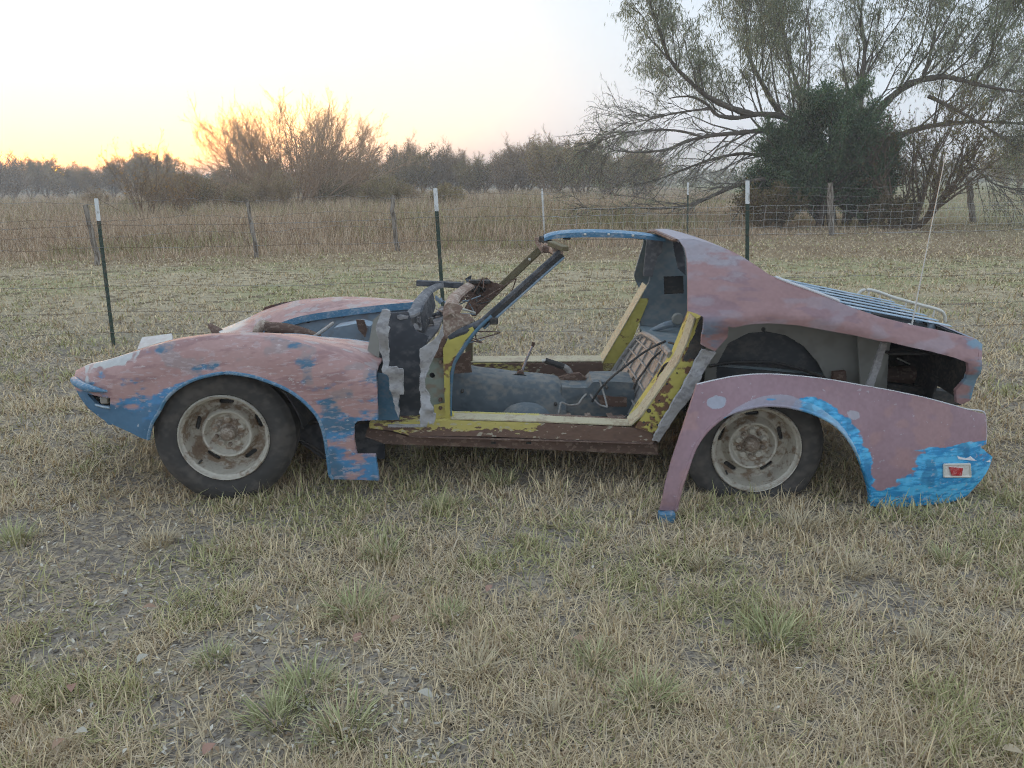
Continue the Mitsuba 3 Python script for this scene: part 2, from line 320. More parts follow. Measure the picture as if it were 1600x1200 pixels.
col = lerp([0.62, 0.475, 0.325], [0.46, 0.335, 0.235], t); col = np.where((rng.random(n) < np.clip((gp - 0.5) * 5, 0.03, 0.8))[:, None], lerp([0.27, 0.26, 0.11], [0.4, 0.35, 0.18], t), col)
col = np.where((rng.random(n) < 0.15)[:, None], lerp([0.2, 0.14, 0.1], [0.5, 0.42, 0.3], t), col) * (0.75 + 0.5 * rng.random(n))[:, None]
V, F, C = blades(x, y, ground_z(x, y), h, (0.007 + 0.007 * rng.random(n)) * (0.6 + y / 40), rng.random(n) * 6.3, 0.05 + 0.3 * rng.random(n), 0.1 + 0.7 * rng.random(n), col)
put('tall_grass', (V, F), 'plant', False, color=C, kind='stuff', label='tall brown dry grass filling the field beyond the old fence')
# ------------------------------------------------------------------ trees
def unit(v): return v / (np.linalg.norm(v, axis=-1, keepdims=True) + 1e-12)
def sprout(rg, P, R, n, L, ang, up=0.2, t0=0.25, curve=0.25, wig=0.05, r=0.55, tip=0.35, K=5, rmin=0.0):
    """n side branches on every branch of P (N,K,3): length L (low, high), angle from the parent, lifted by up, bent upwards (or down) by curve"""
    N, Kp, _ = P.shape; M = N * n
    P_, R_ = np.repeat(P, n, 0), np.repeat(R, n, 0)
    t = t0 + (1 - t0) * (np.tile((np.arange(n) + 0.5) / n, N) + (rg.random(M) - 0.5) / n); f = np.clip(t, 0, 0.999) * (Kp - 1)
    i = f.astype(int); a = (f - i)[:, None]; k = np.arange(M)
    base = P_[k, i] * (1 - a) + P_[k, i + 1] * a; rb = R_[k, i] * (1 - a[:, 0]) + R_[k, i + 1] * a[:, 0]
    tan = unit(P_[k, i + 1] - P_[k, i]); rnd = rg.standard_normal((M, 3)); perp = unit(rnd - (rnd * tan).sum(1, keepdims=True) * tan)
    A = rg.uniform(*ang, M)[:, None]; d = unit(tan * np.cos(A) + perp * np.sin(A) + np.array([0, 0, up]))
    ln = rg.uniform(*L, M) * (1.1 - 0.45 * t); s = np.linspace(0, 1, K)[None, :, None]
    pts = base[:, None] + ln[:, None, None] * (s * d[:, None] + curve * s ** 2 * np.array([0, 0, 1.0]) + wig * np.cumsum(rg.standard_normal((M, K, 3)), 1) * s)
    r0 = np.maximum(rb * r, rmin); rad = r0[:, None] * np.linspace(1, tip, K)[None]
    return pts, np.maximum(rad, rmin * 0.6)
def leaves(rg, P, n, L, W, droop=0.5, spread=0.05, t0=0.2):
    """n small leaves along every twig of P"""
    N, K, _ = P.shape; M = N * n; P_ = np.repeat(P, n, 0)
    f = np.clip(t0 + (1 - t0) * rg.random(M), 0, 0.999) * (K - 1); i = f.astype(int); a = (f - i)[:, None]; k = np.arange(M)
    b = P_[k, i] * (1 - a) + P_[k, i + 1] * a + spread * rg.standard_normal((M, 3))
    d = unit(rg.standard_normal((M, 3)) * 0.8 - np.array([0, 0, 2.2 * droop])); s = unit(np.cross(d, rg.standard_normal((M, 3))))
    l, w = rg.uniform(*L, M)[:, None], rg.uniform(*W, M)[:, None]
    V = np.stack([b, b + d * l * 0.5 + s * w / 2, b + d * l, b + d * l * 0.5 - s * w / 2], 1).reshape(-1, 3)
    F = (np.array([[0, 1, 2], [0, 2, 3]])[None] + 4 * np.arange(M)[:, None, None]).reshape(-1, 3)
    return V, F
def tint(rg, n, a, b, k): return np.repeat(lerp(a, b, rg.random(n)) * (0.7 + 0.6 * rg.random(n))[:, None], k, 0)
def wood(ms, c, rg):
    m = join(ms); p = m[0] * np.array([9, 9, 3.0]); v = meshkit.fbm(p, 2, 4)[:, None]
    return m, np.asarray(c) * (0.65 + 0.7 * v)
def stems(rg, n, H, spread, r, K=6, lean=0.0):
    """stems fanning from one root into a dome: the outer ones lean out and stay lower"""
    az = np.arange(n) * 2.4 + rg.random(n) * 0.7; u = np.sqrt((np.arange(n) + 0.5) / n); sp = spread * (0.12 + 0.88 * u); s = np.linspace(0, 1, K)[None, :, None]
    out = np.c_[np.cos(az) * sp + lean, np.sin(az) * sp, 0 * az][:, None] * s ** 0.85
    hh = H * (1 - 0.42 * u ** 2) * (0.85 + 0.2 * rg.random(n)); P = out + np.array([0, 0, 1.0]) * (hh[:, None, None] * s ** 1.15) + 0.05 * H / 3 * np.cumsum(rg.standard_normal((n, K, 3)) * 0.4, 1) * s
    return P, r * np.linspace(1, 0.4, K)[None] * (0.7 + 0.5 * rg.random(n))[:, None]
def plant_parts(key, pos, parts, rz=0.0, s=1.0):
    for name, d in parts.items(): scene[f'{key}__{name}'] = {**d, 'to_world': T().translate([float(a) for a in pos]).rotate([0, 0, 1], math.degrees(rz)).scale(float(s))}
def shrub(seed, H, spread, nst, n1=8, n2=7, n3=5, leaf=0, lc=((0.2, 0.2, 0.08), (0.3, 0.25, 0.12)), bark=(0.2, 0.165, 0.135), r=0.07, lsize=1.0, tw=0.008):
    rg = np.random.default_rng(seed); bark = np.array(bark) * (1.15, 1.0, 0.83); lc = [np.array(c) * (1.15, 1.0, 0.8) for c in lc]
    P0, R0 = stems(rg, nst, H * 0.62, spread * 0.6, r)
    P1, R1 = sprout(rg, P0, R0, n1, (0.3 * H, 0.5 * H), (0.3, 0.8), 0.3, 0.15, 0.12, 0.05, 0.6, 0.35, rmin=tw * 1.6)
    P2, R2 = sprout(rg, P1, R1, n2, (0.13 * H, 0.26 * H), (0.4, 0.9), 0.25, 0.15, 0.1, 0.06, 0.6, 0.4, rmin=tw * 1.2)
    P3, R3 = sprout(rg, P2, R2, n3, (0.06 * H, 0.14 * H), (0.4, 1.0), 0.2, 0.15, 0.05, 0.06, 0.6, 0.5, K=4, rmin=tw)
    m, c = wood([tubes(P0, R0, 6)], bark, rg); out = {'trunk': mikit.ply(m, 'plant', smooth=True, color=c)}
    m, c = wood([tubes(P1, R1, 4, False), tubes(P2, R2, 3, False), tubes(P3, R3, 3, False)], bark, rg); out['twigs'] = mikit.ply(m, 'plant', smooth=True, color=c)
    if leaf:
        V, F = leaves(rg, P3, leaf, (0.05 * lsize, 0.12 * lsize), (0.025 * lsize, 0.06 * lsize), 0.1, 0.05 * lsize)
        out['foliage'] = mikit.ply((V, F), 'leaf', smooth=False, color=tint(rg, len(V) // 4, *lc, 4))
    return out
def tree(kind, label, category, parts, px, py, rz=0.0, s=1.0, group=None, Y=None):
    q = onz(px, py) if Y is None else at(px, py, Y); q = np.array([q[0], q[1], float(ground_z(q[0], q[1])) - 0.05])
    k = thing(kind, label, category, group); plant_parts(k, q, parts, rz, s)
    for p in parts:
        if p in ('twigs', 'foliage', 'branches'): labels[f'{k}__{p}'] = {'kind': 'stuff'}
    return k
# the large spreading tree on the right, limb by limb
def big_tree():
    rg = np.random.default_rng(41); Y0 = 25.0; k = thing('mesquite_tree', 'large spreading tree with drooping wispy grey green foliage and long arching limbs', 'tree')
    LIMB = [([(1300, 352), (1292, 300), (1275, 240), (1250, 200), (1222, 182), (1190, 178), (1162, 181), (1140, 187), (1118, 178), (1098, 158), (1080, 151), (1062, 150), (1045, 154)], 0.20, -0.6, 0.0),
            ([(1175, 179), (1138, 167), (1108, 152), (1070, 120), (1045, 90), (1030, 45), (1015, 0), (1008, -40)], 0.12, -0.3, -1.4),
            ([(1262, 215), (1200, 204), (1150, 208), (1110, 212), (1075, 220), (1040, 234), (1000, 238), (970, 236), (945, 230)], 0.12, 0.3, -1.8),
            ([(1285, 290), (1240, 275), (1180, 282), (1130, 298), (1085, 318), (1030, 326), (985, 324), (940, 328), (900, 318)], 0.10, -0.5, -2.2),
            ([(1280, 285), (1220, 250), (1160, 240), (1110, 250), (1060, 268), (1010, 285), (960, 290)], 0.09, 0.0, 1.2),
            ([(1322, 350), (1335, 290), (1348, 230), (1345, 180), (1346, 130), (1352, 80), (1345, 30), (1350, -20)], 0.21, 0.4, 0.6),
            ([(1347, 225), (1365, 185), (1395, 150), (1430, 128), (1470, 120), (1520, 130), (1570, 140), (1620, 143)], 0.17, 0.4, -1.0),
            ([(1345, 240), (1390, 222), (1420, 206), (1465, 195), (1530, 190), (1610, 195), (1660, 205)], 0.13, 0.4, 1.0),
            ([(1450, 150), (1500, 175), (1550, 205), (1600, 240), (1630, 262)], 0.07, 0.2, -0.8),
            ([(1500, 240), (1530, 268), (1555, 288), (1590, 298), (1620, 310)], 0.05, -0.3, -1.8),
            ([(1270, 230), (1255, 160), (1235, 100), (1225, 50), (1215, 10)], 0.12, 0.8, 1.8),
            ([(1222, 182), (1190, 130), (1170, 80), (1165, 40), (1160, 0)], 0.10, 0.5, 0.2),
            ([(1098, 214), (1040, 203), (985, 206), (935, 222), (905, 240)], 0.05, -1.0, -2.0), ([(1110, 170), (1060, 176), (1010, 188), (965, 196)], 0.05, -0.5, 0.6),
            ([(1440, 126), (1455, 80), (1465, 30), (1480, -30)], 0.08, 0.0, 0.6), ([(1520, 130), (1545, 90), (1560, 50), (1580, 0)], 0.07, 0.0, -1.0)]
    P, R = [], []
    for i, (px, r, a, b) in enumerate(LIMB):
        n = len(px); yy = Y0 + np.linspace(a, b, n); pts = np.array([at(p[0], p[1], y) for p, y in zip(px, yy)])
        r *= 0.8; c = bez(pts, 14); rr = r * (1 - 0.88 * np.linspace(0, 1, 14) ** 1.1); P.append(c); R.append(rr)
        m, col = wood([tubes(bez(c, 40)[None], r * (1 - 0.88 * np.linspace(0, 1, 40) ** 1.1)[None] * (1 + 0.1 * rg.standard_normal((1, 40))), 8)], (0.15, 0.125, 0.105), rg)
        put(f'{k}__trunk' if i in (0, 5) else f'{k}__limb', m, 'plant', True, color=col)
    P, R = np.array(P), np.array(R); low = np.array([3, 4, 9, 2, 12, 13])
    up = np.setdiff1d(np.arange(len(P)), low)
    A1, B1 = sprout(rg, P[up], R[up], 16, (1.2, 2.9), (0.4, 1.15), 0.75, 0.28, 0.25, 0.05, 0.42, 0.3, rmin=0.014)
    A1b, B1b = sprout(rg, P[low], R[low], 26, (0.9, 2.3), (0.3, 0.9), 0.0, 0.2, -0.15, 0.06, 0.42, 0.3, rmin=0.012)
    A2, B2 = sprout(rg, A1, B1, 7, (0.5, 1.25), (0.4, 1.0), 0.3, 0.2, -0.1, 0.06, 0.55, 0.4, rmin=0.009)
    A2b, B2b = sprout(rg, A1b, B1b, 7, (0.4, 1.0), (0.3, 0.9), 0.0, 0.15, -0.1, 0.08, 0.55, 0.4, rmin=0.008)
    A3, B3 = sprout(rg, A2, B2, 6, (0.25, 0.65), (0.4, 1.1), -0.1, 0.2, -0.35, 0.06, 0.6, 0.5, K=4, rmin=0.006)
    m, c = wood([tubes(A1, B1, 4, False), tubes(A1b, B1b, 4, False), tubes(A2, B2, 3, False), tubes(A2b, B2b, 3, False), tubes(A3, B3, 3, False)], (0.17, 0.145, 0.125), rg)
    put(f'{k}__twigs', m, 'plant', True, color=c, kind='stuff')
    V, F = join([leaves(rg, A3, 11, (0.09, 0.21), (0.014, 0.032), 0.85, 0.09), leaves(rg, A2b, 6, (0.08, 0.16), (0.012, 0.024), 0.8, 0.06)])
    put(f'{k}__foliage', (V, F), 'leaf', False, color=tint(rg, len(V) // 4, (0.26, 0.29, 0.185), (0.38, 0.40, 0.27), 4), kind='stuff')
big_tree()
def juniper(seed, H, W):
    rg = np.random.default_rng(seed); s = np.linspace(0, 1, 10)
    P0 = np.stack([np.c_[0.1 * np.sin(3 * s), 0.1 * np.cos(2 * s), H * s]] * 1)[:1]; R0 = 0.13 * np.linspace(1, 0.2, 10)[None]
    P1, R1 = sprout(rg, P0, R0, 70, (W * 0.45, W), (1.0, 1.5), 0.35, 0.03, 0.25, 0.04, 0.4, 0.3, rmin=0.012)
    P2, R2 = sprout(rg, P1, R1, 11, (0.3, 0.75), (0.4, 1.1), 0.3, 0.2, 0.1, 0.06, 0.5, 0.4, K=4, rmin=0.008)
    V, F = leaves(rg, P2, 46, (0.08, 0.2), (0.02, 0.045), -0.3, 0.06, 0.0)
    out = {}
    m, c = wood([tubes(P0, R0, 7)], (0.13, 0.1, 0.085), rg); out['trunk'] = mikit.ply(m, 'plant', smooth=True, color=c)
    m, c = wood([tubes(P1, R1, 4, False), tubes(P2, R2, 3, False)], (0.13, 0.1, 0.085), rg); out['twigs'] = mikit.ply(m, 'plant', smooth=True, color=c)
    out['foliage'] = mikit.ply((V, F), 'leaf', smooth=False, color=tint(rg, len(V) // 4, (0.10, 0.165, 0.10), (0.18, 0.24, 0.12), 4)); return out
tree('juniper_tree', 'dense dark green juniper growing under the large spreading tree', 'tree', juniper(2, 3.3, 2.1), 1282, 350, Y=24.2)
tree('juniper_tree', 'small dark juniper bush to the right of the larger juniper', 'tree', juniper(3, 2.2, 1.3), 1352, 349, Y=24.6, rz=2)
tree('juniper_tree', 'low dark juniper bush to the left of the larger juniper', 'tree', juniper(4, 2.3, 1.5), 1222, 349, Y=24.4, rz=1)
tree('small_tree', 'small tree with a straight dark trunk right of the dark juniper', 'tree', shrub(17, 4.6, 2.6, 3, 10, 7, 5, 3, ((0.14, 0.15, 0.08), (0.22, 0.2, 0.1)), (0.15, 0.125, 0.105), r=0.12), 1425, 352, Y=23.0)
for px, py, s, nm in [(1195, 345, 1.0, 'left of'), (1390, 350, 0.8, 'right of')]:
    tree('low_bush', f'low tangled grey bush just {nm} the dark juniper', 'bush', shrub(60 + px, 1.5, 1.5, 9, 8, 6, 4, 2, ((0.12, 0.12, 0.07), (0.2, 0.18, 0.1)), r=0.03), px, py, Y=23.2, s=s)
# bare trees and brush on the left
tree('bare_tree', 'wide bare grey tree with fanned stems standing in the dry field', 'tree', shrub(5, 6.4, 8.2, 22, 8, 6, 5, 2, ((0.5, 0.41, 0.25), (0.55, 0.43, 0.25)), (0.42, 0.35, 0.29), r=0.075, tw=0.011, lsize=0.8), 465, 329, Y=44)
b1 = shrub(9, 3.6, 2.6, 8, 8, 7, 5, 3, ((0.28, 0.26, 0.16), (0.4, 0.34, 0.21)), (0.34, 0.29, 0.25), r=0.05, tw=0.01, lsize=1.1)
b2 = shrub(10, 3.2, 2.8, 9, 8, 7, 5, 5, ((0.24, 0.25, 0.14), (0.36, 0.32, 0.19)), (0.34, 0.29, 0.25), r=0.05, tw=0.01, lsize=1.2)
t1 = shrub(12, 5.0, 2.8, 3, 9, 8, 6, 6, ((0.2, 0.2, 0.11), (0.33, 0.28, 0.16)), (0.26, 0.22, 0.19), r=0.1, tw=0.013, lsize=1.6)
t2 = shrub(13, 4.4, 2.4, 4, 9, 8, 6, 4, ((0.23, 0.2, 0.11), (0.36, 0.29, 0.17)), (0.28, 0.24, 0.2), r=0.09, tw=0.013, lsize=1.5)
t3 = shrub(15, 4.6, 2.2, 6, 9, 8, 6, 2, ((0.28, 0.24, 0.15), (0.38, 0.3, 0.19)), (0.3, 0.26, 0.23), r=0.07, tw=0.013, lsize=1.3)
tree('bare_shrub', 'thin leaning dead shrub in the field above the left steel fence post', 'shrub', shrub(23, 3.5, 1.5, 3, 6, 4, 3, 1, ((0.3, 0.2, 0.08), (0.36, 0.25, 0.1)), (0.2, 0.16, 0.13), r=0.045, tw=0.007), 232, 356, Y=27)
tree('bare_shrub', 'thin bare shrub with few upright stems between the leaning shrub and the wide bare tree', 'shrub', shrub(24, 2.6, 1.2, 4, 6, 5, 3, 1, ((0.3, 0.2, 0.08), (0.36, 0.25, 0.1)), (0.24, 0.2, 0.17), r=0.035, tw=0.007), 285, 345, Y=29)
rg = np.random.default_rng(31)
G1, G2 = 'brush in front of the far tree line', 'trees of the far tree line'
for i, px in enumerate([150, 205, 250, 300, 345, 385, 430, 520, 560, 600, 640, 700]):
    tree('bush', 'grey brown bare bush in the brush of the left field', 'bush', [b1, b2][i % 2], px, 310, Y=float(rg.uniform(38, 50)), rz=float(rg.random() * 6), s=float(rg.uniform(0.5, 0.8)) * (0.6 if px < 220 else 0.85) * (0.8 if px > 600 else 1), group=G1)
for i, px in enumerate(list(range(-60, 260, 26)) + list(range(270, 560, 40)) + list(range(570, 1010, 23))):
    s = 1.25 if px < 260 else 1.0 if px < 560 else 1.05
    Y = float(rg.uniform(92, 105) if px < 260 else rg.uniform(70, 85) if px < 560 else rg.uniform(64, 76))
    tree('tree', 'leafy tree of the distant tree line along the field', 'tree', [t1, t2, t3][int(rg.integers(3))], px + float(rg.uniform(-8, 8)), 300, Y=Y, rz=float(rg.random() * 6), s=s * float(rg.uniform(0.72, 1.12)), group=G2)
tree('tree', 'round dark leafy tree of the tree line just left of the large spreading tree', 'tree', t1, 858, 300, Y=62, rz=1, s=1.0)
tree('tree', 'distant dark round tree at the right edge beyond the open field', 'tree', t1, 1592, 290, Y=60, rz=4, s=1.0)
def far_wood():
    rg = np.random.default_rng(77); n = 26000; a = rg.uniform(-0.95, 0.95, n); d = rg.uniform(170, 230, n)
    p = np.c_[np.sin(a) * d, np.cos(a) * d, 0 * a]; hh = 2.0 + 3.5 * meshkit.fbm(np.c_[a * 60, a * 0, a * 0], 3, 3); p[:, 2] = hh * rg.random(n) ** 0.8 - 0.4
    D = unit(rg.standard_normal((n, 3))); S = unit(np.cross(D, rg.standard_normal((n, 3)))); l = rg.uniform(0.5, 1.3, n)[:, None]
    V = np.stack([p, p + D * l * .5 + S * l * .3, p + D * l, p + D * l * .5 - S * l * .3], 1).reshape(-1, 3)
    F = (np.array([[0, 1, 2], [0, 2, 3]])[None] + 4 * np.arange(n)[:, None, None]).reshape(-1, 3)
    put('far_wood', (V, F), 'plant', False, color=tint(rg, n, (0.1, 0.1, 0.06), (0.17, 0.15, 0.09), 4), kind='stuff', label='far off belt of trees along the horizon')
far_wood()
# ------------------------------------------------------------------ fences
def steel(p, n, uv): return mix((0.035, 0.06, 0.045), (0.12, 0.09, 0.065), smoothstep(0.55, 0.75, fbm(p.x * 30, p.y * 30, p.z * 14, 3)))
scene['green_steel'] = princ(proc(steel), 0.6)
scene['white_post_paint'] = princ(proc(lambda p, n, uv: mix((0.72, 0.73, 0.72), (0.4, 0.38, 0.34), smoothstep(0.55, 0.8, fbm(p.x * 40, p.y * 40, p.z * 20, 3)))), 0.6)
scene['wire_steel'] = princ(proc(lambda p, n, uv: mix((0.32, 0.31, 0.3), (0.16, 0.1, 0.065), smoothstep(0.4, 0.6, fbm(p.x * 9, p.y * 9, p.z * 9, 3)))), 0.5, 0.4)
scene['pale_wire'] = princ((0.6, 0.6, 0.58), 0.45, 0.3)
scene['old_wood'] = diffuse(proc(lambda p, n, uv: mix((0.33, 0.29, 0.25), (0.12, 0.095, 0.075), smoothstep(0.35, 0.7, fbm(p.x * 45, p.y * 45, p.z * 5, 3)))))
def tsec(w):
    a = w / 2; t = 0.003
    return np.array([(-a, -t), (a, -t), (a, t), (t, t), (t, w * 0.85), (-t, w * 0.85), (-t, t), (-a, t)])
def tpost(top, bot, w, z0, z1):
    S = tsec(w); d = np.asarray(top) - np.asarray(bot); L = np.linalg.norm(d)
    def sect(t): return np.c_[bot[0] + d[0] * t + S[:, 0], bot[1] + d[1] * t + S[:, 1], np.full(8, bot[2] + d[2] * t)]
    v, f = trimesh.creation.triangulate_polygon(Polygon(S), engine='earcut'); n = 8
    i = np.arange(n); j = (i + 1) % n; q = np.vstack([np.c_[i, j, j + n], np.c_[i, j + n, i + n]])
    caps = np.vstack([f[:, ::-1], f + n]); m = [(np.vstack([sect(z0), sect(z1)]), np.vstack([q, caps]))]
    return m
FK = thing('wire_fence', 'near barbed wire fence on dark green steel posts with white tips', 'fence')
NP = [((150, 310), (178, 541)), ((680, 294), (694, 505)), ((1168, 282), (1167, 500)), ((-560, 330), None), ((2010, 270), None)]
tops, bots = [], []
for a, b in NP[:3]:
    Yf = 7.15 - 0.12 * (a[0] - 150) / 1018
    t = at(*a, Yf); bt = at(*b, Yf) if b[0] > 200 else onz(*b); s = (t[2] + 0.05) / max(t[2] - bt[2], 1e-3)
    bt = t + (bt - t) * s if bt[2] > -0.05 else bt; bt[1] = Yf; tops.append(t); bots.append(bt)
st = tops[2] - tops[1]
for sgn, i in ((-1, 0), (1, 2)): tops.append(tops[i] + sgn * st); bots.append(bots[i] + sgn * st)
for t, bt in zip(tops, bots):
    L = t[2] - bt[2]; cut = 1 - 0.2 / L
    m = tpost(t, bt, 0.034, 0, cut) + [box(bt[0] + (t - bt)[0] * f - 0.006, bt[0] + (t - bt)[0] * f + 0.006, bt[1] - 0.011, bt[1] - 0.002, bt[2] + L * f, bt[2] + L * f + 0.014, 0.002) for f in np.arange(0.08, cut - 0.02, 0.04)]
    pk = put(f'{FK}__post', join(m), 'green_steel', False)
    scene[f'{pk}__white_tip'] = mikit.ply(join(tpost(t, bt, 0.0355, cut, 1.0)), 'white_post_paint', smooth=False)
o = np.argsort([t[0] for t in tops]); tops, bots = np.array(tops)[o], np.array(bots)[o]
rg = np.random.default_rng(4)
for f, bw in ((0.83, 1), (0.69, 0), (0.44, 1), (0.27, 1), (0.13, 1)):
    pts = [bots[0] + (tops[0] - bots[0]) * f + (0, -0.014, 0)]
    for i in range(4):
        a, b = bots[i] + (tops[i] - bots[i]) * f, bots[i + 1] + (tops[i + 1] - bots[i + 1]) * f
        for s in np.linspace(0, 1, 9)[1:]: pts.append(a + (b - a) * s + np.array([0, -0.014, -0.10 * rg.uniform(0.2, 1) * s * (1 - s) + 0.003 * rg.standard_normal()]))
    pts = bez(pts, 160); ms = [tubes(pts[None], np.full((1, 160), 0.0019), 4)]
    if bw:
        for t in np.arange(0.004, 1, 0.0085):
            q = pts[int(t * 159)]; e = rg.standard_normal(3) * 0.012; ms.append(tubes(np.array([[q - e, q + e]]), np.full((1, 2), 0.0013), 3))
            e = rg.standard_normal(3) * 0.012; ms.append(tubes(np.array([[q - e, q + e]]), np.full((1, 2), 0.0013), 3))
    put(f'{FK}__wire', join(ms), 'wire_steel', True)
FK2 = thing('field_fence', 'far fence of grey wooden posts, slack wires and square wire mesh on the right', 'fence')
def wpost(top, bot, r, lean_y=0.0, name='wooden_post', mat='old_wood', rg=np.random.default_rng(2)):
    q = onz(*bot); t = at(top[0], top[1], q[1] + lean_y); q[2] = float(ground_z(q[0], q[1])) - 0.1
    P = q + (t - q) * np.linspace(0, 1, 9)[:, None] + np.c_[0.012 * rg.standard_normal((9, 2)), np.zeros(9)]
    m = tubes(P[None], (r * (1 - 0.25 * np.linspace(0, 1, 9)) * (1 + 0.08 * rg.standard_normal(9)))[None], 9)
    put(f'{FK2}__{name}', m, mat, 30); return q, t
for top, bot, r, sm in [((133, 320), (155, 415), 0.055, 0), ((385, 312), (403, 402), 0.05, 0), ((612, 305), (620, 392), 0.06, 0), ((1297, 286), (1300, 368), 0.085, 0), ((1514, 276), (1520, 348), 0.11, 0), ((-110, 330), (-100, 430), 0.055, 0)]:
    wpost(top, bot, r)
for top, bot in [((847, 295), (851, 376)), ((1075, 285), (1074, 372))]:
    q = onz(*bot); t = at(top[0], top[1], q[1]); pk = put(f'{FK2}__steel_post', join(tpost(t, q, 0.045, 0, 0.78)), 'pale_wire' if top[0] < 900 else 'green_steel', False)
    scene[f'{pk}__white_tip'] = mikit.ply(join(tpost(t, q, 0.047, 0.78, 1.0)), 'white_post_paint', smooth=False)
def fy(px): return np.interp(px, [-200, 155, 403, 620, 851, 1074, 1300, 1520, 1800], [onz(-200, 432)[1], onz(155, 415)[1], onz(403, 402)[1], onz(620, 392)[1], onz(851, 376)[1], onz(1074, 372)[1], onz(1300, 368)[1], onz(1500, 364)[1], onz(1800, 352)[1]]) - 0.12
def fline(h, p0, p1, r, sag=0.03, n=90, mat='wire_steel', name='wire'):
    P = []
    for px in np.linspace(p0, p1, n):
        q = onz(px, 380); Y = fy(px); q = CAM + (q - CAM) * (Y / q[1]); P.append([q[0], Y, float(ground_z(q[0], Y)) + h + sag * math.sin(px / 37) + 0.01 * math.sin(px / 9)])
    put(f'{FK2}__{name}', tubes(np.array(P)[None], np.full((1, n), r), 4), mat, True); return np.array(P)
for h in (1.18, 0.86, 0.55): fline(h, -200, 870, 0.0035)
for h in (1.22, 1.02): fline(h, 850, 1800, 0.0035)
for h in (0.78, 0.60, 0.42, 0.24, 0.06): Pm = fline(h, 860, 1800, 0.003, 0.012, 140, 'pale_wire')
for x in np.arange(1.3, Pm[-1, 0], 0.305):
    Y = float(np.interp(x, Pm[:, 0], Pm[:, 1])); g = float(ground_z(x, Y)); b = 0.015 * rg.standard_normal(4)
    put(f'{FK2}__stay_wire', tubes(np.array([[[x + b[i], Y - 0.004, g + 0.05 + 0.245 * i] for i in range(4)]]), np.full((1, 4), 0.003), 4), 'pale_wire', True)
# ------------------------------------------------------------------ paints of the car
def hard(v, a, w=0.03): return smoothstep(a - w, a + w, v)
def box_in(v, a, b, w): return smoothstep(a - w, a + w, v) * (1 - smoothstep(b - w, b + w, v))
def front_paint(p, n, uv):
    x, z = p.x, p.z
    big = fbm(x * 3.2, z * 6.5, 1.0, 3); streak = fbm(x * 9 + 3 * z, z * 34 - 4 * x, 2.0, 4); fine = fbm(x * 60, z * 90, p.y * 60, 3); blot = fbm(x * 11, z * 13, 5.0, 3)
    pink = mix(mix((0.36, 0.205, 0.19), (0.45, 0.285, 0.265), big), (0.29, 0.165, 0.16), hard(streak, 0.58, 0.1) * 0.8)
    pink = mix(pink, (0.30, 0.24, 0.235), hard(blot, 0.62, 0.05) * 0.7)
    blue = mix(mix((0.045, 0.15, 0.30), (0.085, 0.25, 0.44), streak), (0.07, 0.15, 0.23), hard(blot, 0.55, 0.1))
    navy = mix((0.05, 0.12, 0.20), (0.085, 0.18, 0.28), streak)
    e = dr.sqrt(dr.square((x + 1.385) / 0.385) + dr.square((z - 0.285) / 0.315)); lip = 1 - smoothstep(1.03, 1.20, e)
    rear = smoothstep(-1.2, -0.8, x) * (1 - smoothstep(0.36, 0.56, z))
    score = 0.45 * streak + 0.45 * blot + 0.16 * fine + 0.60 * lip + 0.19 * rear + 0.17 * box_in(x, -1.95, -1.55, 0.12) * (1 - smoothstep(0.5, 0.66, z)) - 0.06 * smoothstep(0.66, 0.76, z)
    c = mix(pink, blue, hard(score, 0.645, 0.065))
    c = mix(c, (0.46, 0.37, 0.37), 0.5 * hard(fbm(x * 30, z * 120, 9.0, 3) - 0.05 * lip, 0.66, 0.09))
    low = hard(0.455 - 0.25 * (x + 1.75) - z + 0.16 * (blot - 0.5) + 0.06 * (streak - 0.5), 0.0, 0.014) * (1 - smoothstep(-1.72, -1.66, x + 0.3 * (blot - 0.5)))
    c = mix(c, navy, low)
    top = hard(z + 0.24 * (blot - 0.5) + 0.10 * (-1.8 - x), 0.66 + 0.0 * z, 0.008) * (1 - smoothstep(-1.86, -1.83, x + 0.25 * (blot - 0.5)))
    c = mix(c, (0.46, 0.46, 0.45), top)
    worn = hard(fine, 0.78, 0.03); return mix(c, (0.52, 0.5, 0.48), 0.5 * worn) * (0.9 + 0.2 * fine)
def top_paint(p, n, uv):
    x, y = p.x, p.y; big = fbm(x * 3.2, y * 6.5, 1.0, 3); streak = fbm(x * 9, y * 20, 2.0, 4); b = fbm(x * 60, y * 70, 2.0, 3)
    c = mix(mix((0.36, 0.205, 0.19), (0.45, 0.285, 0.265), big), (0.29, 0.165, 0.16), hard(streak, 0.58, 0.1) * 0.8)
    c = mix(c, (0.38, 0.34, 0.34), hard(fbm(x * 14, y * 20, 4.0, 3), 0.6, 0.06) * 0.7)
    return mix(c, (0.46, 0.46, 0.45), hard(-x + 0.2 * big, 1.92, 0.04)) * (0.88 + 0.24 * b)
